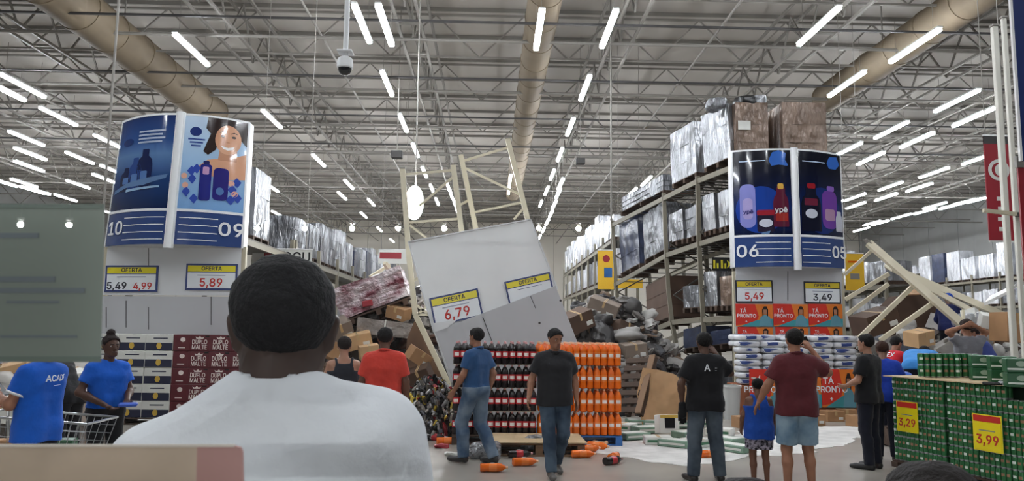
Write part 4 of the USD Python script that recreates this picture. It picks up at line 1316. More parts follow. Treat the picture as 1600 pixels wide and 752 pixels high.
mk, mk2 = Maker(maroon_carton), Maker(maroon_end)
for r in range(5):
    for c in range(4):
        px = (280, 308, 341, 374)[c]
        x = at(px, 600, 13.75)[0]
        (mk2 if c == 0 else mk)(T(x, 13.75 + CD / 2 + (rng.random() - .5) * 0.02, 0.12 + r * CH), f"maroon double malt carton, {ORD[4 - r]} from top, {ORD[c]} from the white cartons", "maroon cartons under the sign 09")
m_wood = mat("pallet_wood", (128, 96, 66), rough=0.8, var=0.35, scale=3, stretch=(1, 8, 8), bump=0.2)
m_wood_dk = mat("pallet_wood_dark", (74, 56, 44), rough=0.85, var=0.35, scale=3, stretch=(1, 8, 8), bump=0.2)


def pallet(M, label, mm, w=1.2, d=1.0, h=0.14, name="wooden_pallet", group=None, gaps=7):
    p = thing(name, label, "pallet", M, group)
    for i in range(gaps):
        y = -d / 2 + (i + .5) * d / gaps
        part(p, "deck_board", box(w, d / gaps * 0.72, 0.022, 0, y, h - 0.022), mm)
    for i in range(3):
        part(p, "bearer", box(0.1, d, h - 0.044, (i - 1) * (w / 2 - 0.05), 0, 0.022), mm)
    for i in range(3):
        part(p, "base_board", box(w, 0.1, 0.022, 0, (i - 1) * (d / 2 - 0.05), 0), mm)
    return p


pallet(T(at(201, 640, 13.95)[0], 13.97, 0, s=1), "wooden pallet under the white beer cartons", m_wood_dk, w=1.5, d=0.5, h=0.12)
pallet(T(at(328, 640, 13.95)[0], 13.97, 0), "wooden pallet under the maroon cartons", m_wood_dk, w=1.42, d=0.5, h=0.12)

# ------------------------------------------------------------------ bags stacked under the right sign
m_bag = mat("bag_film", (206, 208, 214), rough=0.25, bump=0.5, bscale=9, var=0.1, scale=8)
m_bagprint = mat("bag_print_blue", (52, 70, 128), rough=0.3)


def pillow(w, d, h, n=16, seed=0, amp=0.012):
    m = trimesh.creation.icosphere(3, 1.0)
    v = np.array(m.vertices)
    q = np.sign(v) * np.abs(v) ** np.array([0.42, 0.42, 0.62])
    q = q * np.array([w / 2, d / 2, h / 2])
    q += (meshkit.fbm(q * 9 + seed * 5.1, 3, seed)[:, None] - 0.5) * 2 * amp * np.asarray(v)
    q[:, 2] += h / 2
    return TM(q, m.faces)


def bag_build(variant):
    def f(M, label, group):
        p = thing("flour_bag", label, "bag", M, group)
        b = pillow(0.49, 0.42, 0.134, seed=variant, amp=0.014)
        part(p, "bag", b, m_bag, smooth=True)
        # printed mark on the front: the pillow's own front faces, lifted a little
        c = b.triangles_center
        keep = (c[:, 1] < -0.1) & (np.abs(c[:, 0] - 0.09 * variant + 0.1) < 0.11) & (np.abs(c[:, 2] - 0.07) < 0.034) & (meshkit.fbm(c * 14 + variant * 9, 2, 4 + variant) > (0.5, 0.42, 0.56)[variant])
        if keep.sum() > 3:
            part(p, "print", keep_faces(b, keep, 0.004), m_bagprint, smooth=True)
        keep = (c[:, 2] > 0.1) & (np.abs(c[:, 0]) < 0.13) & (np.abs(c[:, 1]) < 0.12)
        part(p, "top_print", keep_faces(b, keep, 0.004), m_bagprint, smooth=True)
        part(p, "seam", box(0.014, 0.3, 0.04, 0.245, 0, 0.045), m_bag)
        return p
    return f


makers = [Maker(bag_build(k)) for k in range(3)]
bx0 = at(1150, 560, 16.0)[0]
single("display_plinth", cbox(2.5, 0.9, 0.64, 0, 0, 0, 0.01), mat("plinth_card", (150, 90, 60), rough=0.7), "low card plinth wrapped in posters under the stacked bags", "plinth", T(bx0 + 1.26, 16.24, 0))
for row in range(8):
    for c in range(5):
        z = 0.645 + row * 0.128
        for dep in (0, 1):
            if dep == 1 and row < 6:
                continue
            if row == 7 and c == 1 and dep == 0:
                continue
            makers[(row + c + dep) % 3](T(bx0 + 0.25 + c * 0.505 + (rng.random() - .5) * 0.05, 16.02 + dep * 0.45, z, rz=(rng.random() - .5) * 8, rx=(rng.random() - .5) * 2),
                f"white bag, {ORD[7 - row]} layer from top, {ORD[c]} from left, {'front' if dep == 0 else 'back'} row of stack", "white and blue bags under the sign 06 05")
c = at(1149, 600, 15.0)
p = thing("plastic_bin", "pale grey plastic bin standing in front of the bag stack", "bin", T(atz(1147, 655, 0)[0] - 0.05, atz(1147, 655, 0)[1], 0))
part(p, "tub", J(lathe([(0.0, 0.0), (0.15, 0.0), (0.19, 0.66), (0.175, 0.66), (0.14, 0.03), (0, 0.03)], 4 * 6)), mat("bin_grey", (188, 190, 190), rough=0.4), smooth=40)
part(p, "rim", lathe([(0.19, 0.63), (0.205, 0.63), (0.205, 0.665), (0.175, 0.665)], 24), mat("bin_rim", (206, 208, 208), rough=0.4), smooth=40)
m_card = mat("cardboard", (168, 128, 90), rough=0.8, var=0.15, scale=3)
m_tape = mat("parcel_tape", (190, 160, 116), rough=0.3)


def carton_build(w, d, h, mm, name="cardboard_box"):
    def f(M, label, group=None):
        p = thing(name, label, "box", M, group)
        part(p, "carton", cbox(w, d, h, 0, 0, 0, 0.006), mm)
        part(p, "tape", J(box(0.05, d + 0.004, 0.003, 0, 0, h - 0.001), box(0.05, 0.003, h * 0.4, 0, -d / 2 - 0.001, h * 0.6)), m_tape)
        part(p, "flap_gap", box(0.006, d * 0.98, 0.004, 0, 0, h), m_dark)
        part(p, "shipping_label", box(w * 0.25, 0.003, h * 0.25, w * 0.28, -d / 2 - 0.001, h * 0.2), m_cw)
        return p
    return f


small_box = Maker(carton_build(0.36, 0.3, 0.2, m_card))
for (px, py, rz, lab) in ((1300, 658, 8, "small brown box lying by the bag stack's poster, nearest the maroon man"), (1322, 655, -14, "small brown box beside another at the bag stack's foot"), (1342, 666, 20, "small brown box alone between bag stack and man in black"), (1163, 668, 10, "small brown box beside the pale grey bin"), (1270, 664, 3, "small brown box half hidden by the maroon man's shorts")):
    g = gp(px, py); small_box(T(g[0], g[1], 0, rz), lab, "small brown boxes round the bag stack")

# ------------------------------------------------------------------ bottle stacks
BP = [(0, 0), (.042, 0), (.0515, .01), (.052, .05), (.0495, .075), (.052, .1), (.052, .2), (.0515, .225), (.046, .258), (.026, .294), (.0145, .312), (.0145, .325), (0, .325)]


def bottle_parts(p, x, y, body, label, cap, mark, n=12):
    b = part(p, "bottle", X(lathe(BP, n), T(x, y, 0)), body, smooth=40)
    part(b, "label", X(lathe([(.0522, .105), (.0528, .11), (.0528, .195), (.0522, .2)], n), T(x, y, 0)), label, smooth=40)
    part(b, "cap", X(lathe([(.0165, .312), (.0165, .336), (.014, .34), (0, .34)], 10), T(x, y, 0)), cap, smooth=40)
    if mark is not None:
        th = np.linspace(-0.7, 0.7, 5) - math.pi / 2
        v = np.vstack([np.stack([x + .0538 * np.cos(th), y + .0538 * np.sin(th), np.full(5, z)], 1) for z in (.128, .178)])
        f = [q for i in range(4) for q in ([i, i + 1, 6 + i], [i, 6 + i, 5 + i])]
        part(b, "label_mark", TM(v, f), mark)


m_cola, m_colal = mat("cola_bottle", (26, 17, 17), rough=0.12, spec=0.6), mat("cola_label", (188, 40, 48), rough=0.3)
m_colac = mat("cola_cap", (206, 150, 150), rough=0.35)
m_or, m_orl, m_orc = mat("orange_bottle", (232, 108, 22), rough=0.12, spec=0.6), mat("orange_label", (236, 124, 40), rough=0.3), mat("orange_cap", (242, 190, 146), rough=0.3)
m_mark = mat("label_mark_white", (236, 226, 220), rough=0.3)
m_film = usdkit.material(stage, "/World/Looks/shrink_film", {"t": ("transparent_bsdf", {"color": (0.96, 0.96, 0.97)}), "g": ("glossy_bsdf", {"color": (0.9, 0.9, 0.92), "roughness": 0.15}), "f": ("fresnel", {"IOR": 1.6}), "m": ("mix_closure", {})},
                           [("f.fac", "m.fac"), ("t.BSDF", "m.closure1"), ("g.BSDF", "m.closure2")], surface="m.closure")
LOOK["film"] = m_film


def pack_build(name, body, label, cap, mark, what):
    def f(M, lab, group):
        p = thing(name, lab, "bottle pack", M, group)
        for i in range(2):
            for j in range(3):
                bottle_parts(p, (i - .5) * .104, (j - 1) * .104, body, label, cap, mark if j == 0 else None)
        return p
    return f


cola_pack = Maker(pack_build("cola_bottle_pack", m_cola, m_colal, m_colac, m_mark, "cola"))
orange_pack = Maker(pack_build("orange_soda_pack", m_or, m_orl, m_orc, m_mark, "orange"))
YB0 = 11.75
PW, PD, PH = 0.212, 0.316, 0.346


def bottle_stack(maker, xr, n, colour, who, sides):
    for t_ in range(4):
        for d in range(3):
            for c in range(n):
                if d > 0 and t_ < 3 and not (c == sides):
                    continue
                x = xr - (n - .5 - c) * PW
                where = f"{ORD[c]} from left, {('front', 'middle', 'back')[d]} row, {('bottom', 'second', 'third', 'top')[t_]} tier"
                maker(T(x + (rng.random() - .5) * 0.006, YB0 + .16 + d * PD, 0.15 + t_ * PH, rz=(rng.random() - .5) * 2), f"{colour} bottle pack, {where} of the {who} stack", f"{who} bottle packs")


xr_o = at(972, 620, YB0)[0]
bottle_stack(orange_pack, xr_o, 6, "orange soda", "orange soda", 5)
bottle_stack(cola_pack, xr_o - 6 * PW - 0.02, 6, "dark cola", "cola", 0)
for k, (xx, tier) in enumerate(((xr_o - 3 * PW, 0),)):
    pass
m_bpal = mat("pallet_blue", (44, 104, 172), rough=0.55, var=0.2, scale=3)
pallet(T(xr_o - 3 * PW, YB0 + .48, 0), "blue painted pallet under the orange soda stack", m_bpal, w=1.27, d=1.0, h=0.145, name="blue_pallet")
pallet(T(xr_o - 9 * PW - .02, YB0 + .48, 0), "wooden pallet under the cola bottle stack", m_wood_dk, w=1.26, d=1.0, h=0.145)
for t_ in range(3):
    single("layer_sheet", box(1.28, 0.98, 0.004), mat("layer_card", (176, 160, 140), rough=0.8), f"thin card sheet between cola tiers, {ORD[t_]} from the pallet", "card sheet", T(xr_o - 9 * PW - .02, YB0 + .475, 0.15 + (t_ + 1) * PH - .0045))
# empty pallet with a card sheet in front
g0, g1 = gp(770, 712), gp(904, 700)
cx, cy = (g0[0] + g1[0]) / 2, (g0[1] + g1[1]) / 2 + 0.45
pallet(T(cx, min(cy - 0.05, YB0 - 0.56), 0, rz=0), "empty wooden pallet lying in front of the cola stack", mat("pallet_wood_mid", (120, 92, 66), rough=0.85, var=0.3, scale=3, stretch=(1, 8, 8), bump=0.2), w=1.25, d=0.95, h=0.17)
single("card_sheet", crumple(grid_box(1.3, 0.95, 0.012, 16), 0.006, 2.5, 4), mat("card_pale", (196, 172, 136), rough=0.8, var=0.1), "pale cardboard sheet lying on the empty pallet", "cardboard sheet", T(cx, min(cy - 0.06, YB0 - 0.57), 0.178, rz=1), smooth=40)

# ------------------------------------------------------------------ green can stack
ZS = 1.165
A, B_ = atz(1388, 588, ZS), atz(1600, 605, ZS)
ex = (B_ - A); ex[2] = 0; ex /= np.linalg.norm(ex)
ey = np.array([-ex[1], ex[0], 0])
if ey[0] < 0:
    ey = -ey
ez = np.array([0, 0, 1.0])
if np.dot(np.cross(ex, ey), ez) < 0:
    print("can frame is mirrored")
m_can, m_can2, m_rim = mat("can_green", (48, 112, 66), rough=0.25, metal=0.3), mat("can_band", (150, 110, 84), rough=0.3), mat("can_rim", (190, 194, 198), rough=0.25, metal=0.8)
m_canm = mat("can_mark", (214, 222, 214), rough=0.3)
CANH = 0.152
CP = [(0, 0.004), (.026, 0.0), (.033, .012), (.033, .132), (.027, .147)]


def can_pack(n, rows, name, film=False):
    def f(M, lab, group):
        p = thing(name, lab, "can pack", M, group)
        for j in range(rows):
            for i in range(n):
                x, y = (i - (n - 1) / 2) * .0668, (j - (rows - 1) / 2) * .0668
                c = part(p, "can", X(lathe(CP, 10), T(x, y, 0)), m_can, smooth=40)
                part(c, "lid", X(lathe([(.027, .147), (.0285, .15), (.026, .152), (.024, .148), (0, .148)], 10), T(x, y, 0)), m_rim, smooth=40)
                part(c, "foot_rim", X(lathe([(.026, .0), (.0335, .012), (.0335, .018)], 10), T(x, y, 0)), m_rim, smooth=40)
                if j == 0:
                    th = np.linspace(-0.7, 0.7, 5) - math.pi / 2
                    v = np.vstack([np.stack([x + .0337 * np.cos(th), y + .0337 * np.sin(th), np.full(5, z)], 1) for z in (.07, .1)])
                    part(c, "label_mark", TM(v, [q for i_ in range(4) for q in ([i_, i_ + 1, 6 + i_], [i_, 6 + i_, 5 + i_])]), m_can2 if i % 3 else m_canm)
        return p
    return f


cans6 = Maker(can_pack(6, 2, "green_can_pack"))
FO = A.copy(); FO[2] = 0
nst = 0
for col in range(7):
    off = 0.21 + col * 0.408 + (0.04 if col >= 2 else 0)
    for r in range(7):
        if r == 6 and col == 4:
            continue
        o = FO + ex * off + ey * 0.09 + ez * (0.09 + r * 0.1525) + ey * (rng.random() * 0.012)
        cans6(frame(o, ex, ey, ez), f"green can pack, {ORD[6 - r]} layer from top, {ORD[col]} from the far end of the can stack", "green can packs on the pallets")
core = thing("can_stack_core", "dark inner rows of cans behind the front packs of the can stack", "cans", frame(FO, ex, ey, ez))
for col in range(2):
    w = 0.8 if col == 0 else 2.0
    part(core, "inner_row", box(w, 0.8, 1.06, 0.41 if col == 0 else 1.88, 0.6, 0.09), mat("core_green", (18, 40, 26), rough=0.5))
for col, (w, x) in enumerate(((0.84, 0.41), (2.06, 1.9))):
    pallet(frame(FO + ex * x + ey * 0.5, ex, ey, ez), f"wooden pallet under the {('far', 'near')[col]} part of the green can stack", m_wood_dk, w=w, d=1.0, h=0.088)
zs = 0.09 + 7 * 0.1525 + 0.002
single("card_sheet", box(2.95, 1.05, 0.012, 1.42, 0.49, zs), LOOK["card_pale"], "pale card sheet covering the top of the green can stack", "cardboard sheet", frame(FO, ex, ey, ez))
zt = zs + 0.014


def onsheet(px, py):
    return atz(px, py, zt)


loose4 = Maker(can_pack(4, 2, "loose_can_pack"))
for i, px in enumerate((1453, 1482, 1512)):
    o = onsheet(px, 590)
    loose4(frame(o + [0, 0, 0], [0.93, -0.36, 0], [0.36, 0.93, 0], ez), f"loose green can pack on the card sheet, lower layer, {ORD[i]} from left", "loose can packs on top of the stack")
    loose4(frame(o + np.array([0.02, 0.03, 0.1525]), [0.93, -0.36, 0], [0.36, 0.93, 0], ez), f"loose green can pack on the card sheet, upper layer, {ORD[i]} from left", "loose can packs on top of the stack")
m_gc, m_gp = mat("crate_green", (28, 84, 50), rough=0.35), mat("crate_pale", (150, 170, 150), rough=0.3)


def green_carton(M, lab, group):
    p = thing("green_carton", lab, "carton", M, group)
    part(p, "box", cbox(0.27, 0.2, 0.15, 0, 0, 0, 0.008), m_gc)
    part(p, "band", box(0.262, 0.003, 0.02, 0, -0.101, 0.03), m_canm)
    part(p, "mark", X(upright(extrude(ell(0, 0, 0.05, 0.03), 0.003)), T(0, -0.101, 0.095)), m_gp)
    return p


gc = Maker(green_carton)
for i, (px, py, lay) in enumerate(((1545, 595, 0), (1545, 595, 1), (1576, 599, 0), (1576, 599, 1), (1604, 606, 0), (1604, 606, 1))):
    o = onsheet(px, py)
    gc(frame(o + np.array([0, 0.1, lay * 0.152]), [0.93, -0.36, 0], [0.36, 0.93, 0], ez), f"green carton on the card sheet, {('lower', 'upper')[lay]} layer, {ORD[i // 2]} along towards the window post", "green cartons on top of the stack")
o = onsheet(1551, 602)
p = thing("hand_scanner", "black and white price scanner lying on the card sheet", "scanner", frame(o, [0.93, -0.36, 0], [0.36, 0.93, 0], ez))
part(p, "grip", cbox(0.2, 0.05, 0.035, 0, 0, 0, 0.012), m_black)
part(p, "head", cbox(0.09, 0.07, 0.045, 0.1, 0.01, 0, 0.014), mat("scanner_white", (190, 192, 196), rough=0.3))


def onface(px, py):
    d = ray(px, py)
    t = np.dot(FO + ey * 0.0 - CAM, ey) / np.dot(d, ey)
    return CAM + d * t


for (corn, txt, lab) in (([(1405, 626), (1438, 629), (1438, 676), (1405, 673)], "3,29", "yellow 3,29 price card hanging on the far part of the can stack"), ([(1525, 646), (1571, 650), (1571, 707), (1525, 702)], "3,99", "yellow 3,99 price card hanging on the near part of the can stack")):
    TL, TR, BR, BL = [onface(*q) for q in corn]
    w, h = np.linalg.norm(TR - TL), np.linalg.norm(TL - BL)
    flat_price(lab, frame(BL + ex * w / 2 - ey * 0.03, ex, ey, ez), w, h, mat("header_red", (204, 44, 34), rough=0.4), [(txt, 0.0, 0.2, 0.24, RED)], mat("price_edge_yellow", (232, 214, 40), rough=0.4), text=None, sheet=(240, 220, 30), hh=0.2, thick=0.006)
# ------------------------------------------------------------------ storage racks and their pallet loads
m_rack = mat("rack_steel_dull", (116, 110, 95), rough=0.55, var=0.1, scale=2)
m_rackd = mat("rack_steel_dark", (84, 80, 73), rough=0.6)
m_film1 = mat("wrap_silver", (177, 179, 184), rough=0.26, metal=0.55, var=0.45, scale=3, bump=0.9, bscale=4, stretch=(1, 1, 0.3), spec=0.9, bdist=0.22)
m_film2 = mat("wrap_grey", (132, 134, 139), rough=0.26, metal=0.55, var=0.4, scale=3, bump=0.9, bscale=4, stretch=(1, 1, 0.35), spec=0.9, bdist=0.22)
m_film3 = mat("wrap_white", (224, 226, 231), rough=0.26, metal=0.55, var=0.25, scale=3, bump=0.8, bscale=4, stretch=(1, 1, 0.35), spec=0.8, bdist=0.2)
m_brown = mat("wrap_brown", (128, 106, 90), rough=0.25, metal=0.2, var=0.3, scale=3, bump=0.8, bscale=4, stretch=(1, 1, 0.4), spec=0.8, bdist=0.15)
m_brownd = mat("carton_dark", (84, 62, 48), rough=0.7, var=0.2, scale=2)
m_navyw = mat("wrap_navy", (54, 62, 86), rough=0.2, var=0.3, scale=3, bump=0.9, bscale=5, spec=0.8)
FILMS = {"silver": m_film1, "grey": m_film2, "white": m_film3, "brown": m_brown, "dark": m_brownd, "navy": m_navyw}


def load(label, base, ex_, w, d, h, kind, seed=0, tilt=0.0, group=None, mark=None, rough=0.03, boxes=False):
    """A film-wrapped pallet load: base = near front corner's foot centre line, ex_ = along the face, depth goes to the right of it."""
    e = np.asarray(ex_, float); e = e / np.linalg.norm(e)
    inn = np.cross([0, 0, 1.0], e); inn /= np.linalg.norm(inn)
    e2 = np.cross(inn, [0, 0, 1.0]) if False else e
    u3 = np.cross(e2, inn)
    M = frame(np.asarray(base), e2, inn, u3) @ T(ry=tilt)
    p = thing("pallet_load", label, "pallet load", M, group)
    part(p, "pallet", J(box(w, d, 0.02, 0, d / 2, 0.11), *[box(0.09, d, 0.11, (i - 1) * (w / 2 - 0.06), d / 2, 0) for i in range(3)]), m_wood_dk)
    n = 14
    body = grid_box(w * 0.97, d * 0.97, h - 0.13, n)
    body = crumple(body, rough, 2.2, seed, (1, 1, 0.5))
    bm = part(p, "wrapped_goods", X(body, T(0, d / 2, 0.13)), FILMS[kind], smooth=50)
    part(p, "film_roll_edge", J(*[box(w * 0.985, d * 0.985, 0.012, 0, d / 2, 0.13 + (h - 0.13) * t_) for t_ in (0.3, 0.62)]), FILMS[kind])
    if mark:
        part(p, "paper_label", box(0.3, 0.006, 0.22, -w * 0.25, -0.035, h * 0.55), m_cw)
    return p


# the tall standing rack whose far bays sag into the aisle
PXS, YS = [955, 1042, 1091, 1144], [25.0, 20.5, 19.0, 17.8]


def Yl(px):
    return float(np.interp(px, PXS, YS))


def on(px, py):
    return at(px, py, Yl(px))


TOPB = [(1144, 262), (1091, 283), (1042, 308), (955, 353)]
L2B = [(1144, 366), (1091, 382), (1042, 399), (960, 446)]
L1B = [(1146, 498), (1094, 500), (1050, 504), (974, 536)]
p = thing("storage_rack", "tall standing storage rack behind the sign 06 05, its far bays sagging", "storage rack", T(5.4, 18, 0))
o = np.array([5.4, 18, 0])
BACK = [np.array([1.15, 0.25, 0]), np.array([2.35, 0.5, 0])]
for lev in (TOPB, L2B, L1B):
    for a, b in zip(lev[:-1], lev[1:]):
        for off in [np.zeros(3)] + BACK:
            part(p, "beam", rel(bar(on(*a) + off, on(*b) + off, 0.05, 0.13), o), m_rack)
    if lev is not L1B:
        for a, b in zip(lev[:-1], lev[1:]):
            for k in range(6):
                t = (k + .5) / 6
                q = on(*a) * (1 - t) + on(*b) * t
                part(p, "deck_slat", rel(bar(q + [0, 0, 0.05], q + BACK[1] + [0, 0, 0.05], 0.09, 0.02), o), m_rackd)
for (px, pts) in ((1148, [(1146, 255), (1149, 640)]), (1091, [(1090, 276), (1092, 372), (1094, 420), (1099, 508), (1104, 590)]), (1042, [(1037, 302), (1041, 396), (1044, 450), (1050, 505), (1066, 590)]), (957, [(957, 345), (963, 450), (972, 545)])):
    for off in [np.zeros(3)] + BACK:
        q = [on(*z) + off for z in pts]
        if q[-1][2] > 0.05:
            q.append(np.array([q[-1][0] + 0.1, q[-1][1], 0.02]))
        for a, b in zip(q[:-1], q[1:]):
            part(p, "upright", rel(bar(a, b, 0.1, 0.08), o), m_rack)
    f0, f1 = on(*pts[0]), on(*pts[-1])
    for k in range(7):
        a = f0 + (f1 - f0) * k / 7; b = f0 + (f1 - f0) * (k + 1) / 7
        part(p, "brace", rel(bar(a + BACK[0] * (k % 2), b + BACK[0] * ((k + 1) % 2), 0.035), o), m_rackd)
part(p, "fallen_brace", rel(bar(at(976, 468, 21.5), at(1033, 556, 19.5), 0.07), o), m_rack)
part(p, "fallen_brace", rel(bar(at(985, 546, 21), at(1042, 600, 18.8), 0.07), o), m_rackd)
part(p, "loose_beam", rel(bar(at(1050, 430, 20.2), at(1092, 412, 19.0), 0.07), o), m_rack)


def rload(label, pa, pb, ytop, kind, d=0.92, mark=None, seed=0, tilt=0, lift=0.12, rough=0.04, ya=None):
    """A load on the rack's face between the pixel columns pa (far) and pb (near); pa, pb = (px, py) of its foot."""
    A_, B2_ = on(*pa), on(*pb)
    e = B2_ - A_; w = np.linalg.norm(e); e = e / w
    h = on((pa[0] + pb[0]) / 2, ytop)[2] - (A_[2] + B2_[2]) / 2
    n = np.array([-e[1], e[0], 0]); n /= np.linalg.norm(n)
    base = (A_ + B2_) / 2 + np.array([0, 0, lift]) + n * 0.1
    return load(label, base, e, w * 0.9, d, h - lift, kind, seed, tilt, "pallet loads on the standing rack", mark, rough)


rload("silver film-wrapped load on the rack's top beam, directly beside the sign 06", (1093, 278), (1141, 258), 168, "silver", seed=1, rough=0.04, d=0.3)
rload("silver-grey wrapped load on the top beam, second back from the sign 06", (1043, 303), (1086, 282), 197, "silver", seed=2, rough=0.05)
rload("low dark grey wrapped load lying along the far end of the top beam", (962, 345), (1036, 308), 292, "grey", seed=3, rough=0.07)
ZT_ = on(1144, 262)[2] + 0.09
c = at(1179, 258, 17.75)
load("brown boxed load with a white paper label above the sign 06", (c[0], 17.85, ZT_), (1, 0, 0), 0.8, 1.0, at(1172, 160, 17.85)[2] - ZT_, "brown", 4, mark=True, rough=0.02)
c = at(1262, 258, 17.75)
load("brown film-wrapped load above the sign 05, topmost at the right", (c[0], 17.85, ZT_), (1, 0, 0), 1.1, 1.0, at(1262, 160, 17.85)[2] - ZT_, "brown", 5, rough=0.03)
c = at(1213, 250, 18.6)
load("dark load set back between the two brown loads above the sign", (c[0], 18.95, ZT_), (1, 0, 0), 0.9, 0.9, 1.5, "dark", 6)
# loose black and silver wrap on top
for (px, py, w, lab, mm) in ((1166, 152, 0.5, "black film bundle on top of the brown labelled load", "black_plastic"), (1120, 160, 0.45, "grey film bundle on top of the silver load beside the sign", "wrap_grey"), (1185, 160, 0.35, "small silver film bundle on top of the brown labelled load", "wrap_silver")):
    c = at(px, 162, 18.0)
    single("film_bundle", crumple(pillow(w, 0.5, 0.26), 0.07, 6, int(px)), LOOK[mm], lab, "plastic film", T(c[0], 18.1, at(px, 166 if px != 1120 else 170, 18.0)[2]), smooth=60)
for i, (pa, pb, yt, kd) in enumerate((((1040, 394), (1064, 387), 330, "silver"), ((1066, 388), (1088, 380), 322, "grey"), ((1093, 378), (1115, 372), 302, "silver"), ((1117, 372), (1140, 366), 298, "silver"))):
    rload(f"shiny wrapped bundle on the middle beam, {ORD[3 - i]} back from the sign 06", pa, pb, yt, kd, seed=10 + i, rough=0.07)
rload("dark wrapped load tipping on the sagging far bay, upper level, nearer one", (1000, 420), (1036, 402), 325, "grey", seed=15, rough=0.09)
rload("dark wrapped load tipping on the sagging far bay, upper level, farther one", (964, 440), (997, 423), 338, "navy", seed=16, rough=0.09)
for i, (pa, pb, yt, kd) in enumerate((((1060, 497), (1090, 495), 446, "grey"), ((1095, 495), (1117, 494), 424, "silver"), ((1119, 494), (1142, 493), 432, "brown"))):
    rload(f"stack of goods on the lowest beam, {ORD[2 - i]} back from the sign 06", pa, pb, yt, kd, seed=20 + i, rough=0.04)
rload("large dark brown carton tipping on the sagging lowest beam", (1004, 518), (1043, 504), 438, "dark", seed=25, rough=0.012, lift=0.05)
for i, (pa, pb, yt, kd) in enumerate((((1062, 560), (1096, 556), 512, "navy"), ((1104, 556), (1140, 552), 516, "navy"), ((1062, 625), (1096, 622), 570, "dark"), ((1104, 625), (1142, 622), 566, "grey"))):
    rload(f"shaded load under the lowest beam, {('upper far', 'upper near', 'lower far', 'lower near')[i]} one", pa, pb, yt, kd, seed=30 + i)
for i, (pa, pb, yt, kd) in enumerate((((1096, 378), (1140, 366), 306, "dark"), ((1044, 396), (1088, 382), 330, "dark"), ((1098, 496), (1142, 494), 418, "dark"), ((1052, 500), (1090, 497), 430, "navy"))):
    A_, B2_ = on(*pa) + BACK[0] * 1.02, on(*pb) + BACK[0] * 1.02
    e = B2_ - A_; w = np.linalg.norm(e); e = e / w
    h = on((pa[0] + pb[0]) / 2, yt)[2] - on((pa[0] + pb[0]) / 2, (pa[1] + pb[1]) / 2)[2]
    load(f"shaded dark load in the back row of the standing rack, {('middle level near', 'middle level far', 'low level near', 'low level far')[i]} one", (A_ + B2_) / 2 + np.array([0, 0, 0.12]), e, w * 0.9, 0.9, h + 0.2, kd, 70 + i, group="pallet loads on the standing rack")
# yellow lettered sign in the bay
c = at(1129, 413, 17.9)
p = thing("bay_sign", "small dark sign with yellow bars and arrow in the rack bay", "sign", T(*c))
part(p, "plate", box(0.5, 0.02, 0.32, 0, 0, -0.16), m_black)
for k, x in enumerate((-0.2, -0.12, -0.02, 0.06)):
    part(p, "yellow_bar", box(0.045, 0.006, 0.2 if k % 2 == 0 else 0.12, x, -0.013, -0.1), yellow)
part(p, "yellow_arrow", X(upright(extrude(Polygon([(0.1, -0.1), (0.22, 0), (0.1, 0.1), (0.13, 0)]), 0.006)), T(0, -0.01, 0)), yellow)


def long_rack(name, label, Xf, y0, y1, levels, depth, bay=2.7, side=1):
    """A straight pallet rack along the aisle: face at x = Xf, going into the side direction."""
    p = thing(name, label, "storage rack", T(Xf, y0, 0))
    n = max(1, int(round((y1 - y0) / bay)))
    ztop = levels[-1] + 0.4
    for k in range(n + 1):
        y = (y1 - y0) * k / n
        for d in (0.04, depth - 0.04):
            part(p, "upright", box(0.09, 0.1, ztop, side * d, y, 0), m_rack)
    for z in levels:
        for d in (0.04, depth - 0.04):
            part(p, "beam", box(0.06, y1 - y0, 0.13, side * d, (y1 - y0) / 2, z - 0.13), m_rack)
        part(p, "deck", box(depth, y1 - y0, 0.02, side * depth / 2, (y1 - y0) / 2, z), m_rackd)
    return p


def fill_level(rackname, Xf, y0, y1, z, depth, side, kinds, hmin, hmax, where, seed, w=1.15, skip=()):
    r = random.Random(seed)
    y, i = y0 + 0.7, 0
    while y < y1 - 0.5 and i < 20:
        if i not in skip:
            h = hmin + (hmax - hmin) * r.random()
            kd = kinds[r.randrange(len(kinds))]
            e = np.array([0, -1.0, 0]) if side > 0 else np.array([0, 1.0, 0])
            load(f"{kd} pallet load, {ORD[i]} nearest on the {where}", (Xf + side * 0.1, y, z + 0.026), e, w, depth * 0.8, h, kd, seed + i, group="pallet loads on the " + where, rough=0.05)
        y += w + 0.12 + r.random() * 0.25
        i += 1


# racks going away: left of the centre aisle, right of it, and along the right side wall
long_rack("storage_rack", "long rack left of the aisle going away behind the white T-shirt man", -4.95, 19.5, 46.5, (1.7, 3.5), 1.1, side=-1)
fill_level("l", -4.95, 19.6, 46, 3.5, 1.1, -1, ["grey", "silver", "navy", "grey", "white"], 0.9, 1.7, "left rack's upper level", 100)
fill_level("l", -4.95, 19.6, 46, 1.7, 1.1, -1, ["grey", "silver", "dark"], 0.8, 1.3, "left rack's lower level", 140)
long_rack("storage_rack", "far rack right of the aisle beyond the sagging one, loaded white", 4.85, 31.0, 52.0, (2.2, 3.8, 5.4), 1.1, side=1)
fill_level("r", 4.85, 31, 52, 5.4, 1.1, 1, ["white", "silver", "white"], 1.0, 1.9, "far right rack's top level", 200)
fill_level("r", 4.85, 31, 52, 3.8, 1.1, 1, ["white", "silver", "grey"], 0.9, 1.3, "far right rack's middle level", 240)
long_rack("storage_rack", "long rack standing along the right side wall, loaded with white pallets", 29.5, 36.0, 70.0, (1.8, 3.4, 5.0), 1.2, side=1)
fill_level("w", 29.5, 36, 69.5, 5.0, 1.2, 1, ["white", "silver", "white", "navy"], 1.2, 2.2, "side wall rack's top level", 300, w=1.4)
fill_level("w", 29.5, 36, 69.5, 3.4, 1.2, 1, ["white", "grey", "white"], 0.9, 1.3, "side wall rack's middle level", 340, w=1.4)
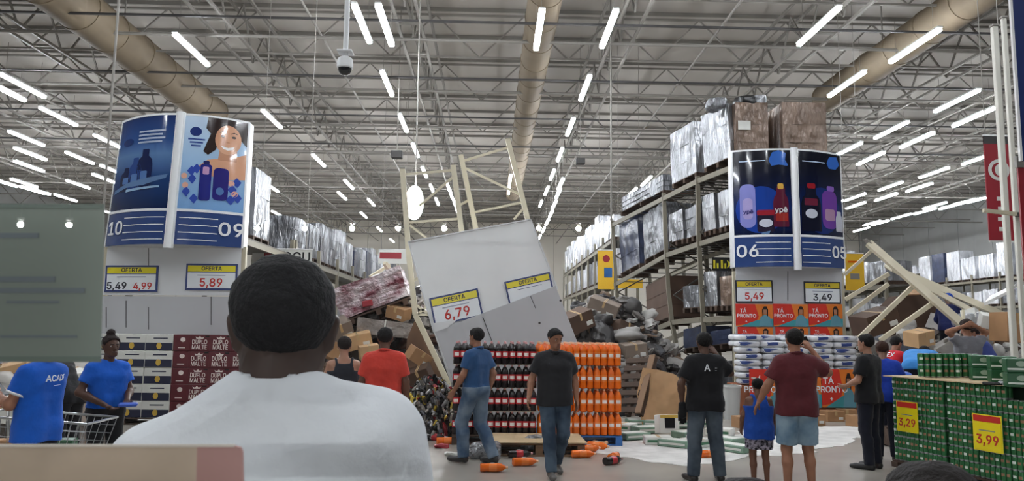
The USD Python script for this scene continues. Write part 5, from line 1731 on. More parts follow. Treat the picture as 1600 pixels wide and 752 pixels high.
fill_level("w", 29.5, 36, 69.5, 1.8, 1.2, 1, ["white", "brown", "grey"], 0.9, 1.3, "side wall rack's lower level", 380, w=1.4)
long_rack("storage_rack", "rack right of the sign 05 half hidden by the fallen beams", 13.5, 26.0, 42.0, (1.8, 3.4), 1.2, side=1)
fill_level("m", 13.5, 26, 42, 3.4, 1.2, 1, ["white", "silver", "white"], 0.8, 1.6, "middle right rack's top level", 420)
fill_level("m", 13.5, 26, 42, 1.8, 1.2, 1, ["white", "grey"], 0.9, 1.2, "middle right rack's lower level", 440)
# rack straight behind the left sign
long_rack("storage_rack", "rack standing directly behind the sign 10 09", -7.2, 15.4, 19.4, (1.7, 3.5), 2.2, side=1)
load("grey wrapped load behind the right edge of the sign 09", (-5.1, 17.0, 3.52), (0, 1, 0), 1.2, 1.0, 1.6, "grey", 60)

# ------------------------------------------------------------------ hanging banners
def banner(label, px, Y, mm, name="hanging_banner"):
    TL, TR, BR, BL = [at(x, y, Y) for x, y in px]
    w, h = abs(TR[0] - TL[0]), TL[2] - BL[2]
    p = thing(name, label, "banner", T((BL[0] + BR[0]) / 2, Y, BL[2]))
    part(p, "sheet", box(w, 0.02, h), mm)
    part(p, "top_rail", tube((-w / 2, 0, h), (w / 2, 0, h), 0.02, 8), m_house)
    for s in (-0.4, 0.4):
        part(p, "cord", tube((w * s, 0, h), (w * s, 0, 12 - BL[2]), 0.008, 5), m_steel)
    return p, w, h


m_bred, m_byel = mat("banner_red", (152, 34, 46), rough=0.5), mat("banner_yellow", (232, 184, 46), rough=0.5)
p, w, h = banner("white banner with red block and dark letters above the white T-shirt man's head", [(394, 389), (487, 389), (487, 412), (394, 412)], 18.9, m_cw)
part(p, "red_block", box(w * 0.3, 0.006, h * 0.8, -w * 0.15, -0.013, h * 0.1), m_bred)
part(p, "lettering", X(upright(words("OGU", h * 0.62, 0.004)), T(w * 0.24, -0.011, h * 0.18)), m_black)
p, w, h = banner("small red and white banner left of the fallen rack", [(591, 390), (636, 390), (636, 412), (591, 412)], 30.0, m_cw)
part(p, "red_block", box(w * 0.75, 0.006, h * 0.45, -w * 0.08, -0.013, h * 0.35), m_bred)
p, w, h = banner("yellow banner with red dot and blue square beside the sagging rack", [(934, 391), (959, 391), (959, 452), (934, 452)], 27.5, m_byel)
part(p, "red_dot", X(upright(extrude(ell(0, 0, .13, .13), 0.006)), T(0.02, -0.011, h * 0.78)), m_bred)
part(p, "blue_square", box(w * 0.5, 0.006, h * 0.25, w * 0.15, -0.013, h * 0.3), m_bpal)
p, w, h = banner("yellow strip banner caught behind the sagging rack beams", [(962, 436), (1004, 436), (1004, 450), (962, 450)], 26.5, m_byel)
p, w, h = banner("yellow banner right of the sign 05 behind the fallen beams", [(1322, 396), (1351, 396), (1351, 454), (1322, 454)], 21.0, m_byel)
part(p, "grey_print", box(w * 0.5, 0.006, h * 0.16, 0, -0.013, h * 0.3), m_pipe)
part(p, "orange_rule", box(w * 0.7, 0.006, h * 0.05, 0, -0.013, h * 0.75), m_or)
p, w, h = banner("red hanging banner with white ring emblem beside the pale post", [(1546, 212), (1584, 212), (1584, 377), (1546, 377)], 13.0, m_bred)
part(p, "ring_emblem", X(upright(extrude(ell(0, 0, .19, .19).difference(ell(0, 0, .13, .13)), 0.006)), T(0.02, -0.011, h * 0.67)), m_cw)
part(p, "emblem_core", X(upright(extrude(ell(0, 0, .07, .1), 0.006)), T(0.02, -0.011, h * 0.67)), m_cw)
for k in range(4):
    part(p, "white_rule", box(w * (0.4 - 0.05 * (k % 2)), 0.006, 0.07, 0.04, -0.013, h * (0.38 - k * 0.095)), m_cw)
part(p, "dark_top", box(w, 0.024, h * 0.08, 0, 0, h * 0.92), m_dark)
part(p, "bottom_rail", box(w, 0.03, 0.03, 0, 0, -0.015), m_cw)
# distant dark signs hanging over the aisles
for (px, py, s, Y, lab) in ((620, 248, 0.35, 24, "small dark speaker box under the roof above the fallen rack"), (907, 257, 0.3, 26, "small dark speaker box under the roof right of the duct")):
    c = at(px, py, Y)
    p = thing("speaker_box", lab, "speaker", T(*c))
    part(p, "box", cbox(s, s * 0.8, s * 0.7, 0, 0, 0, 0.02), m_dark)
    part(p, "bracket", tube((0, 0, s * 0.69), (0, 0, 12 - c[2]), 0.015, 6), m_steel)
m_ppost = mat("post_pale", (206, 204, 194), rough=0.5)
# pale posts at the right with a clamp
c0, c1 = at(1571, 330, 10.6), at(1587, 330, 10.3)
for q, w_, lab in ((c0, 0.075, "slender pale steel post beside the red banner"), (c1, 0.06, "bright pale post right of the slender one beside the red banner")):
    p = thing("steel_post", lab, "post", T(q[0], q[1], 0))
    part(p, "shaft", cbox(w_, w_, 6.2, 0, 0, 0, 0.008), m_ppost)
    part(p, "base_plate", cbox(0.22, 0.22, 0.02, 0, 0, 0, 0.004), m_steel)
    part(p, "cap", cbox(w_ + 0.02, w_ + 0.02, 0.03, 0, 0, 6.2, 0.004), m_steel)
p = thing("clamp_arm", "dark clamp with a pale arm fixed across the pale posts", "clamp", T(c1[0], c1[1] - 0.07, c1[2] - 0.06))
part(p, "arm", bar((-0.5, 0, 0.05), (0.02, 0, 0.0), 0.05), m_post)
part(p, "jaw", cbox(0.2, 0.07, 0.06, 0.05, 0, -0.03, 0.01), m_dark)
# blue and red sheets hanging at the right edge of the view
c = at(1594, 120, 6.0)
m_blue_s = mat("hanging_blue", (26, 44, 100), rough=0.4)
p = thing("hanging_sheet", "dark blue hanging sheet at the upper right edge", "banner", T(c[0] + 0.02, 6.0, at(1590, 252, 6.0)[2]))
part(p, "sheet", box(0.14, 0.02, 2.6, 0.02, 0, 0), m_blue_s)
part(p, "pale_edge", box(0.02, 0.024, 2.6, -0.06, 0, 0), m_house)
part(p, "cord", tube((0, 0, 2.6), (0, 0, 12 - at(1590, 252, 6.0)[2]), 0.006, 5), m_steel)
z0 = at(1596, 470, 6.4)[2]
p = thing("red_panel", "red hanging panel with grey top bar at the right edge", "banner", T(at(1599, 300, 6.4)[0] + 0.06, 6.4, z0))
hh = at(1596, 262, 6.4)[2] - z0
part(p, "sheet", box(0.2, 0.02, hh, 0, 0, 0), m_bred)
part(p, "top_bar", box(0.22, 0.03, 0.1, 0, 0, hh), m_pipe)
part(p, "grey_foot", box(0.2, 0.022, 0.16, 0, 0, -0.16), m_dark)
part(p, "hanger", tube((0, 0, hh + 0.1), (0, 0, 12 - z0), 0.008, 6), m_steel)
# ------------------------------------------------------------------ the fallen end boards, frames and rubble
m_fpost = mat("fallen_post_cream", (206, 198, 174), rough=0.5)


def fallen_frame(name, label, Y, posts, rails, w=0.1):
    o = np.array([at(posts[0][0][0], 600, Y)[0], Y, 0.0])
    p = thing(name, label, "rack frame", T(*o))
    for pts in posts:
        q = [at(x, y, Y) for x, y in pts]
        for a, b in zip(q[:-1], q[1:]):
            part(p, "upright", rel(bar(a, b, w, w * 0.8, (0, 1, 0)), o), m_fpost)
        part(p, "upright_cap", rel(X(cbox(w * 1.15, w, 0.03, 0, 0, 0, 0.005), T(*q[0])), o), m_pipe)
    for r in rails:
        part(p, "brace", rel(bar(at(*r[0], Y + 0.02), at(*r[1], Y + 0.02), 0.045), o), m_fpost)
    return p


fallen_frame("fallen_rack_frame", "cream rack frame standing crooked behind the fallen board's left half", 14.75,
             [[(629, 264), (639, 400), (649, 492), (716, 632), (726, 652)], [(708, 258), (721, 360), (745, 520), (764, 652)]],
             [((631, 273), (709, 266)), ((655, 322), (710, 275)), ((637, 348), (718, 342)), ((640, 352), (674, 378)), ((645, 440), (716, 392)), ((652, 492), (700, 450)), ((650, 492), (686, 492)), ((640, 470), (690, 505))])
fallen_frame("fallen_rack_frame", "cream rack frame leaning behind the fallen board's right half", 15.35,
             [[(720, 242), (744, 360), (772, 520), (796, 642)], [(793, 217), (825, 345), (870, 520), (900, 642)]],
             [((723, 252), (796, 230)), ((727, 263), (816, 306)), ((742, 332), (818, 316)), ((803, 343), (821, 322)), ((718, 321), (738, 310)), ((745, 360), (840, 400))])
m_fb = mat("fallen_board_white", (232, 234, 234), rough=0.4, var=0.04, scale=1.5)
m_fb2 = mat("fallen_board_grey", (188, 189, 192), rough=0.45, var=0.05, scale=1.5)
Y1 = 14.35
oB = at(740, 600, Y1); oB[2] = 0
p = thing("fallen_end_board", "large white end board fallen crooked with two OFERTA signs on it", "board", T(*oB))
part(p, "board", rel(quad([(638, 378), (829, 343), (871, 452), (740, 659), (724, 659), (678, 520)], Y1, 0.03), oB), m_fb)
for a, b in (((638, 378), (829, 343)), ((638, 378), (678, 520)), ((829, 343), (871, 452))):
    part(p, "edge_strip", rel(bar(at(*a, Y1), at(*b, Y1), 0.025, 0.04, (0, 1, 0)), oB), m_board)
Y2 = 14.22
p = thing("fallen_lower_board", "grey lower board hanging slanted in front of the fallen white board", "board", T(*oB))
part(p, "board", rel(quad([(679, 518), (868, 447), (912, 560), (934, 661), (732, 661), (716, 618)], Y2, 0.03), oB), m_fb2)
part(p, "board_seam", rel(bar(at(754, 495, Y2 - .004), at(773, 545, Y2 - .004), 0.014, 0.008, (0, 1, 0)), oB), m_dark)
part(p, "board_seam", rel(bar(at(829, 463, Y2 - .004), at(837, 482, Y2 - .004), 0.012, 0.008, (0, 1, 0)), oB), m_dark)
part(p, "torn_corner", rel(quad([(678, 505), (714, 500), (700, 512), (679, 519)], Y2 - 0.01, 0.006), oB), m_board)
for (x, y) in ((843, 505), (876, 470)):
    part(p, "screw_hole", rel(X(tube((0, 0, 0), (0, 0.01, 0), 0.022, 10), T(*at(x, y, Y2 - 0.005))), oB), m_dark)
price_sign("OFERTA price sign with 6,79 tilted on the fallen white board", [(668, 467), (744, 451), (756, 490), (679, 510)], Y1 - 0.03, yellow, [("6,79", 0.0, 0.14, 0.32, RED)], m_blueframe)
price_sign("OFERTA price sign on the fallen board, its foot covered by the grey board", [(783, 442), (854, 426), (868, 462), (796, 478)], Y1 - 0.03, yellow, [], m_blueframe)
m_ply = mat("plywood_brown", (112, 84, 64), rough=0.75, var=0.3, scale=2, stretch=(1, 1, 0.3))
single("plywood_sheet", quad([(650, 496), (706, 622), (650, 640), (630, 600), (636, 530)], 15.0, 0.03), m_ply, "brown plywood sheet leaning against the crooked cream frame", "plywood")

# ---- heaps of rubble
m_rub = mat_set("rubble_grey", [(74, 66, 60), (96, 88, 82), (52, 46, 44), (130, 120, 112), (110, 84, 62), (66, 62, 66), (150, 146, 142), (86, 60, 48), (44, 40, 40)])
m_rubd = mat_set("rubble_dark", [(70, 67, 66), (98, 94, 90), (48, 45, 45), (120, 115, 110), (84, 70, 60), (66, 65, 68), (138, 135, 132), (168, 165, 160), (112, 92, 76)])
m_rubw = mat_set("rubble_white", [(186, 182, 176), (150, 146, 140), (120, 92, 70), (214, 212, 208), (96, 84, 76), (160, 130, 98), (60, 56, 54), (110, 116, 130), (84, 66, 54), (170, 168, 164)])
m_rubc = mat_set("rubble_cans", [(60, 58, 58), (196, 190, 180), (206, 178, 72), (150, 146, 140), (30, 30, 30), (196, 196, 196), (150, 40, 44), (112, 112, 118), (44, 50, 44), (120, 110, 100)], rough=0.3, metal=0.3)
m_core = mat("heap_core", (52, 47, 44), rough=0.95, var=0.4, scale=3, bump=0.5, bscale=8, bdist=0.1)
m_heapw = mat("heap_core_pale", (120, 110, 102), rough=0.95, var=0.5, scale=3, bump=0.5, bscale=8, bdist=0.1)


def rot_rand(r):
    return T(rz=r.uniform(0, 360), rx=r.uniform(-40, 40), ry=r.uniform(-40, 40))


def heap(label, cx, cy, rx, ry, hmax, n, smin_, smax_, m, core, seed, kind="boxes", peak=(0, 0), power=1.0):
    """A rubble heap of one mound and many small broken pieces too jumbled to count."""
    r = random.Random(seed)
    H = lambda x, y: hmax * max(0.0, 1 - (((x - peak[0]) / rx) ** 2 + ((y - peak[1]) / ry) ** 2)) ** power * (0.75 + 0.5 * float(meshkit.fbm(np.array([[x * 0.9 + seed, y * 0.9, 0.0]]), 3, seed)[0]))
    p = thing("rubble_heap", label, "rubble", T(cx, cy, 0), kind="stuff")
    N = 34
    gx_, gy_ = np.linspace(-rx * 1.15, rx * 1.15, N), np.linspace(-ry * 1.15, ry * 1.15, N)
    v = [[x, y, max(0.0, H(x, y) - 0.06) - 0.01] for x in gx_ for y in gy_]
    f = []
    for i in range(N - 1):
        for j in range(N - 1):
            a = i * N + j
            f += [[a, a + N, a + N + 1], [a, a + N + 1, a + 1]]
    part(p, "mound", TM(v, f), core, smooth=True)
    ms = [[] for _ in m]
    for _ in range(n):
        for _t in range(20):
            x, y = r.uniform(-rx, rx), r.uniform(-ry, ry)
            if (x / rx) ** 2 + (y / ry) ** 2 < 1:
                break
        z = H(x, y)
        s = smin_ + (smax_ - smin_) * r.random() ** 2
        if kind == "cans" and r.random() < 0.8:
            m_ = lathe(CP, 8)
            m_ = X(m_, T(0, 0, -0.07))
            m_ = X(m_, T(s=r.uniform(0.55, 1.0)))
        elif kind == "sacks" and r.random() < 0.6:
            m_ = X(crumple(trimesh.creation.icosphere(2, 1.0), 0.55, 2.2, r.randrange(99)), np.diag([s * 0.95, s * 0.75, s * 0.45, 1]))
        elif r.random() < 0.25:
            m_ = box(s * 2.2, s * 0.25, s * 0.08, 0, 0, -s * 0.04)
        elif r.random() < 0.3:
            m_ = X(crumple(trimesh.creation.icosphere(2, s * 0.6), s * 0.25, 5 / s * 0.3, r.randrange(99)), np.eye(4))
        else:
            m_ = box(s * r.uniform(0.7, 1.4), s * r.uniform(0.5, 1), s * r.uniform(0.35, 0.9), 0, 0, -s * 0.3)
        ms[r.randrange(len(m))].append(X(m_, T(x, y, z + s * 0.05) @ rot_rand(r)))
    for q, mm in zip(ms, m):
        part(p, "loose_pieces", J(*q), mm, smooth=40, kind="stuff")
    return p, H, (cx, cy)


def hx(px, Y):
    return at(px, 560, Y)[0]


HL = heap("grey and brown rubble slope behind the man in coral red", hx(598, 16.6), 16.6, 1.75, 1.9, 2.3, 480, 0.09, 0.38, m_rub, m_core, 3, kind="sacks")
HC = heap("small heap of burst cans and bottles left of the man in blue polo", hx(676, 13.0), 13.0, 0.72, 0.9, 0.85, 800, 0.035, 0.09, m_rubc, m_core, 5, kind="cans")
HD = heap("dark rubble slope between orange bottles and the standing rack", hx(945, 18.8), 18.8, 2.1, 3.0, 2.3, 700, 0.07, 0.4, m_rubd, m_core, 7, kind="sacks")
HR = heap("pale rubble slope under the fallen cream beams at the right", hx(1472, 17.0), 17.0, 2.9, 2.3, 1.9, 620, 0.1, 0.5, m_rubw, m_heapw, 9, power=0.7)
HW = heap("mixed white and brown rubble behind the workers in blue", hx(2, 11.2), 11.2, 1.45, 1.5, 1.3, 420, 0.06, 0.3, m_rubw, m_heapw, 11, power=0.6)

# ---- single things lying on the rubble
# wrapped maroon bale
m_bale = mat("bale_film_maroon", (214, 202, 206), rough=0.25, metal=0.35, var=0.5, scale=2.6, rgb2=(112, 40, 58), bump=0.9, bscale=4, stretch=(1, 0.4, 1.6), spec=0.9, bdist=0.2, detail=4)
PA, PB = at(541, 502, 15.3), at(640, 466, 15.3)
e = PB - PA; w = np.linalg.norm(e); e /= w
Mb = frame(PA + e * w / 2, e, np.array([0, 1, 0.0]), np.cross(e, [0, 1, 0]))
p = thing("wrapped_bale", "big tilted bale of maroon packs in shiny film on top of the rubble", "bale", Mb)
part(p, "packs", X(crumple(grid_box(w * 1.08, 1.05, 0.62, 14), 0.06, 2.6, 5), T(-0.04, 0.5, 0.05)), m_bale, smooth=50)
part(p, "pallet_foot", J(box(w, 1.0, 0.03, 0, 0.5, 0.0), *[box(0.1, 1.0, 0.1, (i - 1) * w * 0.42, 0.5, -0.1) for i in range(3)]), m_brownd)
part(p, "red_pack", X(cbox(0.2, 0.12, 0.12, 0, 0, 0, 0.01), T(-w * 0.12, -0.04, 0.12, ry=10)), m_bred)
for (pa, pb, Y, w_, lab) in (((578, 433), (609, 414), 16.2, 0.06, "slim white rail sticking out behind the wrapped bale"), ((601, 411), (616, 432), 16.0, 0.08, "short white post sticking up behind the wrapped bale"), ((625, 425), (640, 450), 16.3, 0.07, "grey rail end to the right of the wrapped bale")):
    single("steel_rail", bar(at(*pa, Y), at(*pb, Y + 0.3), w_), m_fpost, lab, "rail")
PA, PB = at(556, 520, 15.0), at(642, 530, 15.2)
e = PB - PA; w = np.linalg.norm(e); e /= w
p = thing("wrapped_slab", "grey film-wrapped flat load below the maroon bale", "pallet load", frame(PA + e * w / 2, e, np.array([0, 1, 0.0]), np.cross(e, [0, 1, 0])))
part(p, "packs", X(crumple(grid_box(w, 0.9, 0.3, 12), 0.04, 2.6, 15), T(0, 0.45, 0)), mat("slab_film", (150, 142, 136), rough=0.2, var=0.35, scale=3, bump=0.8, bscale=4, spec=0.9, bdist=0.15), smooth=50)
part(p, "strap", X(box(0.03, 0.92, 0.34, 0, 0, 0), T(0, 0.45, -0.02)), m_cw)


def boxmat(k):
    return (m_card, m_brownd, mat("cardboard_pale", (196, 160, 118), rough=0.8, var=0.12, scale=3), mat("cardboard_grey", (132, 118, 106), rough=0.8, var=0.15, scale=3), m_cw)[k]


def tumble(label, px, py, Y, dims, rz, rx, ry, k, name="cardboard_box"):
    c = at(px, py, Y)
    return carton_build(*dims, boxmat(k), name)(T(c[0], c[1], c[2] - dims[2] / 2, rz, rx, ry), label)


for args in (
    ("pale cardboard box wedged under the bale, left of the grey wrapped load", 562, 532, 14.9, (0.5, 0.4, 0.28), 12, 8, -14, 2),
    ("brown cardboard box on the rubble right under the bale's lower edge", 622, 488, 15.4, (0.4, 0.35, 0.24), -20, 10, 14, 0),
    ("grey brown box at the left end of the bale", 535, 515, 15.2, (0.45, 0.4, 0.4), 25, 20, -24, 3),
    ("crushed brown box beside the tank-top person's head", 516, 548, 14.2, (0.42, 0.36, 0.3), 40, 0, 18, 0),
    ("pale box showing just over the coral man's left shoulder", 578, 550, 14.6, (0.36, 0.36, 0.26), 15, 5, -8, 2),
    ("brown box half way down the slope right of the coral man", 648, 556, 14.4, (0.4, 0.34, 0.26), 30, 12, 30, 0),
    ("dark box low on the slope right of the coral man", 662, 585, 14.2, (0.4, 0.34, 0.28), -12, 20, -20, 1),
    ("dark brown carton lying under the fallen beams beside the bags", 1370, 502, 15.9, (0.75, 0.6, 0.42), 10, 4, -18, 1),
    ("brown box standing at the right end of the rubble by the pale post", 1576, 512, 14.6, (0.5, 0.45, 0.55), 8, 0, 4, 0),
    ("white crushed box on the pale rubble left of the brown box by the post", 1546, 502, 15.0, (0.4, 0.35, 0.26), -20, 14, 10, 4),
    ("white box tipped beside the climbing person", 1520, 494, 15.6, (0.36, 0.3, 0.22), 30, -12, 16, 4),
    ("pale brown box low in the rubble behind the red-shirt person", 1436, 528, 14.6, (0.42, 0.36, 0.28), 18, 8, -10, 2),
    ("tan box on the rubble at the far left edge", 12, 588, 10.6, (0.62, 0.42, 0.3), 25, 6, -16, 2),
    ("white box on the rubble between the two workers in blue", 104, 592, 11.0, (0.42, 0.36, 0.28), -18, 10, 12, 4),
    ("grey brown box low behind the blue-polo worker", 98, 640, 10.2, (0.5, 0.4, 0.3), 14, 0, 6, 3),
    ("white crate on the rubble at the far left, below the tan box", 20, 640, 9.9, (0.5, 0.4, 0.26), -10, 4, 8, 4),
    ("dark carton on the dark slope just behind the orange soda stack", 905, 500, 17.2, (0.6, 0.5, 0.4), 20, 10, -22, 1),
    ("grey carton on the dark slope below the yellow banner", 940, 480, 18.0, (0.7, 0.5, 0.36), -14, 12, 20, 3),
    ("dark carton near the foot of the sagging rack", 968, 520, 17.5, (0.6, 0.5, 0.42), 35, -8, 18, 1),
    ("grey brown carton low on the dark slope beside the leaning pallet", 990, 548, 16.8, (0.5, 0.42, 0.34), 12, 8, -8, 3),
):
    tumble(*args)
# large brown panel of a carton under the beams
p = thing("large_carton", "very large dark brown carton standing tilted under the fallen beams", "box", None)
o = at(1436, 540, 16.2); o[2] = 0
part(p, "front_panel", quad([(1414, 462), (1460, 460), (1472, 478), (1480, 536), (1390, 548), (1384, 494)], 16.7, 0.7), m_brownd)
part(p, "top_flap", slab([at(1414, 462, 16.7), at(1460, 460, 16.7), at(1472, 452, 17.4), at(1425, 450, 17.4)], 0.02, (0, 0, 1)), m_card)
single("foam_sheet", slab([at(1538, 478, 15.2), at(1582, 456, 15.2), at(1588, 448, 16.0), at(1548, 466, 16.0)], 0.06, (0, 0, 1)), mat("foam_white", (236, 236, 234), rough=0.7), "bright white foam sheet lying on the rubble by the pale post", "foam sheet")
single("crumpled_film", crumple(pillow(0.7, 0.6, 0.3), 0.12, 4, 3), m_film3, "white crumpled film between the fallen beams and brown box", "plastic film", T(at(1530, 505, 15.4)[0], 15.7, at(1530, 512, 15.4)[2]), smooth=60)
# fallen cream beams at the right
p = thing("fallen_rack_frame", "cream rack frame toppled into an A shape over the rubble at the right", "rack frame", None)
m_fp2 = m_fpost


def fb(a, Ya, b, Yb, w):
    part(p, "brace" if w < 0.09 else "upright", bar(at(*a, Ya), at(*b, Yb), w, w * 0.8, (0, 1, 0)), m_fpost)


fb((1357, 380), 15.6, (1509, 512), 14.6, 0.14)
fb((1406, 424), 16.6, (1570, 494), 15.6, 0.13)
fb((1384, 415), 16.4, (1568, 512), 15.3, 0.1)
fb((1505, 512), 14.6, (1566, 511), 15.4, 0.07)
fb((1319, 430), 15.9, (1361, 393), 15.6, 0.06)
fb((1321, 468), 16.0, (1389, 428), 15.8, 0.08)
fb((1323, 492), 16.1, (1388, 444), 16.0, 0.08)
fb((1343, 528), 15.2, (1428, 446), 15.3, 0.085)
fb((1375, 532), 15.0, (1463, 470), 15.0, 0.085)
fb((1505, 485), 15.0, (1505, 511), 14.7, 0.05)
fb((1384, 415), 16.4, (1396, 424), 16.0, 0.06)
part(p, "foot_plate", X(cbox(0.22, 0.16, 0.02, 0, 0, 0, 0.004), T(*at(1357, 380, 15.6), ry=40)), m_pipe)
# leaning wooden pallet and torn cardboard in the middle right
Pa, Pb, Pc = at(960, 652, 14.6), at(1006, 652, 14.2), at(1018, 562, 14.9)
e = Pb - Pa; e /= np.linalg.norm(e)
u = Pc - Pb; hgt = np.linalg.norm(u); u /= hgt
n = np.cross(e, u); n /= np.linalg.norm(n)
u = np.cross(n, e)
p = thing("leaning_pallet", "dark wooden pallet standing on edge right of the orange soda stack", "pallet", frame(Pa, e, u, n))
W_ = float(np.linalg.norm(Pb - Pa))
for k in range(7):
    part(p, "deck_board", box(W_, hgt / 7 * 0.62, 0.022, W_ / 2, (k + .5) * hgt / 7, 0.1), m_wood_dk)
for k in range(3):
    part(p, "bearer", box(0.08, hgt, 0.1, 0.05 + k * (W_ - 0.1) / 2, hgt / 2, 0), m_wood_dk)
part(p, "edge_board", box(0.12, hgt, 0.022, W_ - 0.06, hgt / 2, 0.122), mat("pallet_wood_light", (128, 100, 76), rough=0.8))
cb = trimesh.creation.triangulate_polygon(Polygon([(0, 0), (1.0, -.05), (1.12, .42), (.86, .62), (.62, .92), (.34, 1.05), (.08, 1.12), (-.06, .6)]), engine="earcut")
v3, f3 = trimesh.remesh.subdivide_to_size(np.column_stack([cb[0], np.zeros(len(cb[0]))]), cb[1], 0.07, max_iter=12)
z_ = 0.16 * np.sin(v3[:, 0] * 4.2 + v3[:, 1] * 1.5) + 0.2 * np.abs(v3[:, 0] - v3[:, 1] * .6 - .25) + 0.05 * (meshkit.fbm(v3 * 4, 3, 2) - .5)
cc = at(1005, 655, 14.0)
top_ = TM(np.stack([v3[:, 0], z_, v3[:, 1]], 1), f3)
bot_ = TM(np.stack([v3[:, 0], z_ + 0.008, v3[:, 1]], 1), np.asarray(f3)[:, ::-1])
single("torn_cardboard", J(top_, bot_), mat("cardboard_tan", (186, 148, 108), rough=0.8, var=0.12, scale=4), "large torn tan cardboard sheet crumpled beside the leaning pallet", "cardboard", T(cc[0], 14.05, 0.02, rz=-4, rx=-14), smooth=35)
# white carton with a dark window
g = gp(1047, 684)
p = thing("window_carton", "white carton with a square dark window near the vest man", "carton", T(g[0], g[1] + 0.2, 0.04, rz=6, rx=-8))
part(p, "carton", cbox(0.34, 0.26, 0.3, 0, 0, 0, 0.008), mat("carton_bright", (222, 220, 214), rough=0.5))
part(p, "window", box(0.17, 0.004, 0.16, 0.01, -0.132, 0.08), m_black)
part(p, "flap", box(0.3, 0.004, 0.05, 0, -0.133, 0.245), m_cg)
# flattened green and white cartons
flat_g = Maker(lambda M, lab, gr: (lambda q: (part(q, "carton", cbox(0.46, 0.3, 0.1, 0, 0, 0, 0.01), mat("carton_sage", (126, 156, 136), rough=0.5, var=0.3, scale=5)), part(q, "pale_stripe", box(0.4, 0.003, 0.03, 0, -0.1515, 0.035), m_cw), part(q, "top_panel", box(0.4, 0.2, 0.003, 0, 0, 0.1), m_cw), q)[-1])(thing("crushed_carton", lab, "carton", M, gr)))
flat_w = Maker(lambda M, lab, gr: (lambda q: (part(q, "carton", cbox(0.42, 0.3, 0.12, 0, 0, 0, 0.01), m_cw), part(q, "green_stripe", box(0.36, 0.003, 0.04, 0, -0.1515, 0.04), mat("stripe_green", (70, 120, 90), rough=0.5)), part(q, "tape", box(0.05, 0.302, 0.003, 0, 0, 0.1185), m_tape), q)[-1])(thing("burst_carton", lab, "carton", M, gr)))
r = random.Random(21)
SC = [(975, 668), (992, 682), (1012, 672), (1030, 690), (1058, 694), (1076, 680), (1090, 694), (1000, 660), (1068, 664), (1128, 676), (1140, 690), (1028, 662), (1086, 662), (1152, 702)]
for i, (px, py) in enumerate(SC):
    g = gp(px, py + 6)
    (flat_g if i % 3 else flat_w)(T(g[0], g[1] + 0.1, 0.005 + 0.004 * (i % 3), rz=r.uniform(-60, 60)), f"{'sage green' if i % 3 else 'white'} crushed carton on the floor, {ORD[i]} counting away from the orange soda pallet", "crushed cartons on the floor")
pp = [gp(*q) for q in ((912, 697), (950, 712), (1000, 721), (1070, 725), (1140, 719), (1230, 708), (1330, 692), (1345, 668), (1250, 668), (1160, 676), (1080, 690), (990, 690))]
pl = Polygon([(a, b) for a, b, _ in pp]).buffer(0.12).buffer(-0.06).segmentize(0.05)
q2 = np.array(pl.exterior.coords)[:-1]
q2 = q2 + (np.stack([meshkit.fbm(np.column_stack([q2 * 2.2, np.zeros(len(q2))]), 4, s_) for s_ in (3, 8)], 1) - 0.5) * 0.55
pl = Polygon(q2).buffer(0)
pl = max(getattr(pl, "geoms", [pl]), key=lambda g_: g_.area)
m_spill = mat("spilled_powder", (214, 212, 208), rough=0.85, var=0.22, scale=3)
single("spilled_powder", extrude(pl, 0.006), m_spill, "white powder spilled in a broad band across the floor", "spilled powder", kind="stuff")
# ---- bottles and litter on the floor
def loose_bottle(body, label, cap, name, mark=True):
    def f(M, lab, group=None):
        q = thing(name, lab, "bottle", M, group)
        Ml = T(0, 0, 0.053, ry=90)
        part(q, "body", X(lathe(BP, 16), Ml), body, smooth=40)
        part(q, "label", X(lathe([(.0522, .105), (.0528, .11), (.0528, .195), (.0522, .2)], 16), Ml), label, smooth=40)
        part(q, "cap", X(lathe([(.0165, .312), (.0165, .336), (.014, .34), (0, .34)], 12), Ml), cap, smooth=40)
        if mark:
            part(q, "label_mark", box(0.05, 0.03, 0.004, 0.15, -0.0, 0.1035), m_mark)
        return q
    return f


lo = Maker(loose_bottle(m_or, m_orl, m_orc, "orange_soda_bottle"))
lc = Maker(loose_bottle(m_cola, m_colal, m_colac, "cola_bottle"))
for (px, py, rz, lab) in ((750, 738, 4, "orange soda bottle lying nearest, left of the walking man's feet"), (801, 729, 14, "orange soda bottle lying just left of the walking man"), (893, 716, 8, "orange soda bottle lying in front of the blue pallet, front one"), (905, 708, 22, "orange soda bottle lying in front of the blue pallet, middle one"), (918, 701, -30, "orange soda bottle lying against the blue pallet"), (954, 722, 62, "orange soda bottle lying right of the blue pallet beside a cola cap"), (1094, 716, 10, "orange soda bottle lying between the vest man's feet"), (682, 695, 16, "orange soda bottle lying in the heap of cans left of the jeans man")):
    g = gp(px, py); lo(T(g[0], g[1], 0, rz), lab, "orange soda bottles lying on the floor")
for (px, py, rz, lab) in ((794, 716, 12, "cola bottle lying in front of the empty pallet"), (945, 728, 40, "cola bottle lying right of the walking man near an orange bottle"), (664, 688, -12, "cola bottle lying at the can heap's right foot"), (650, 676, 30, "cola bottle lying at the can heap's left foot")):
    g = gp(px, py); lc(T(g[0], g[1], 0, rz), lab, "cola bottles lying on the floor")
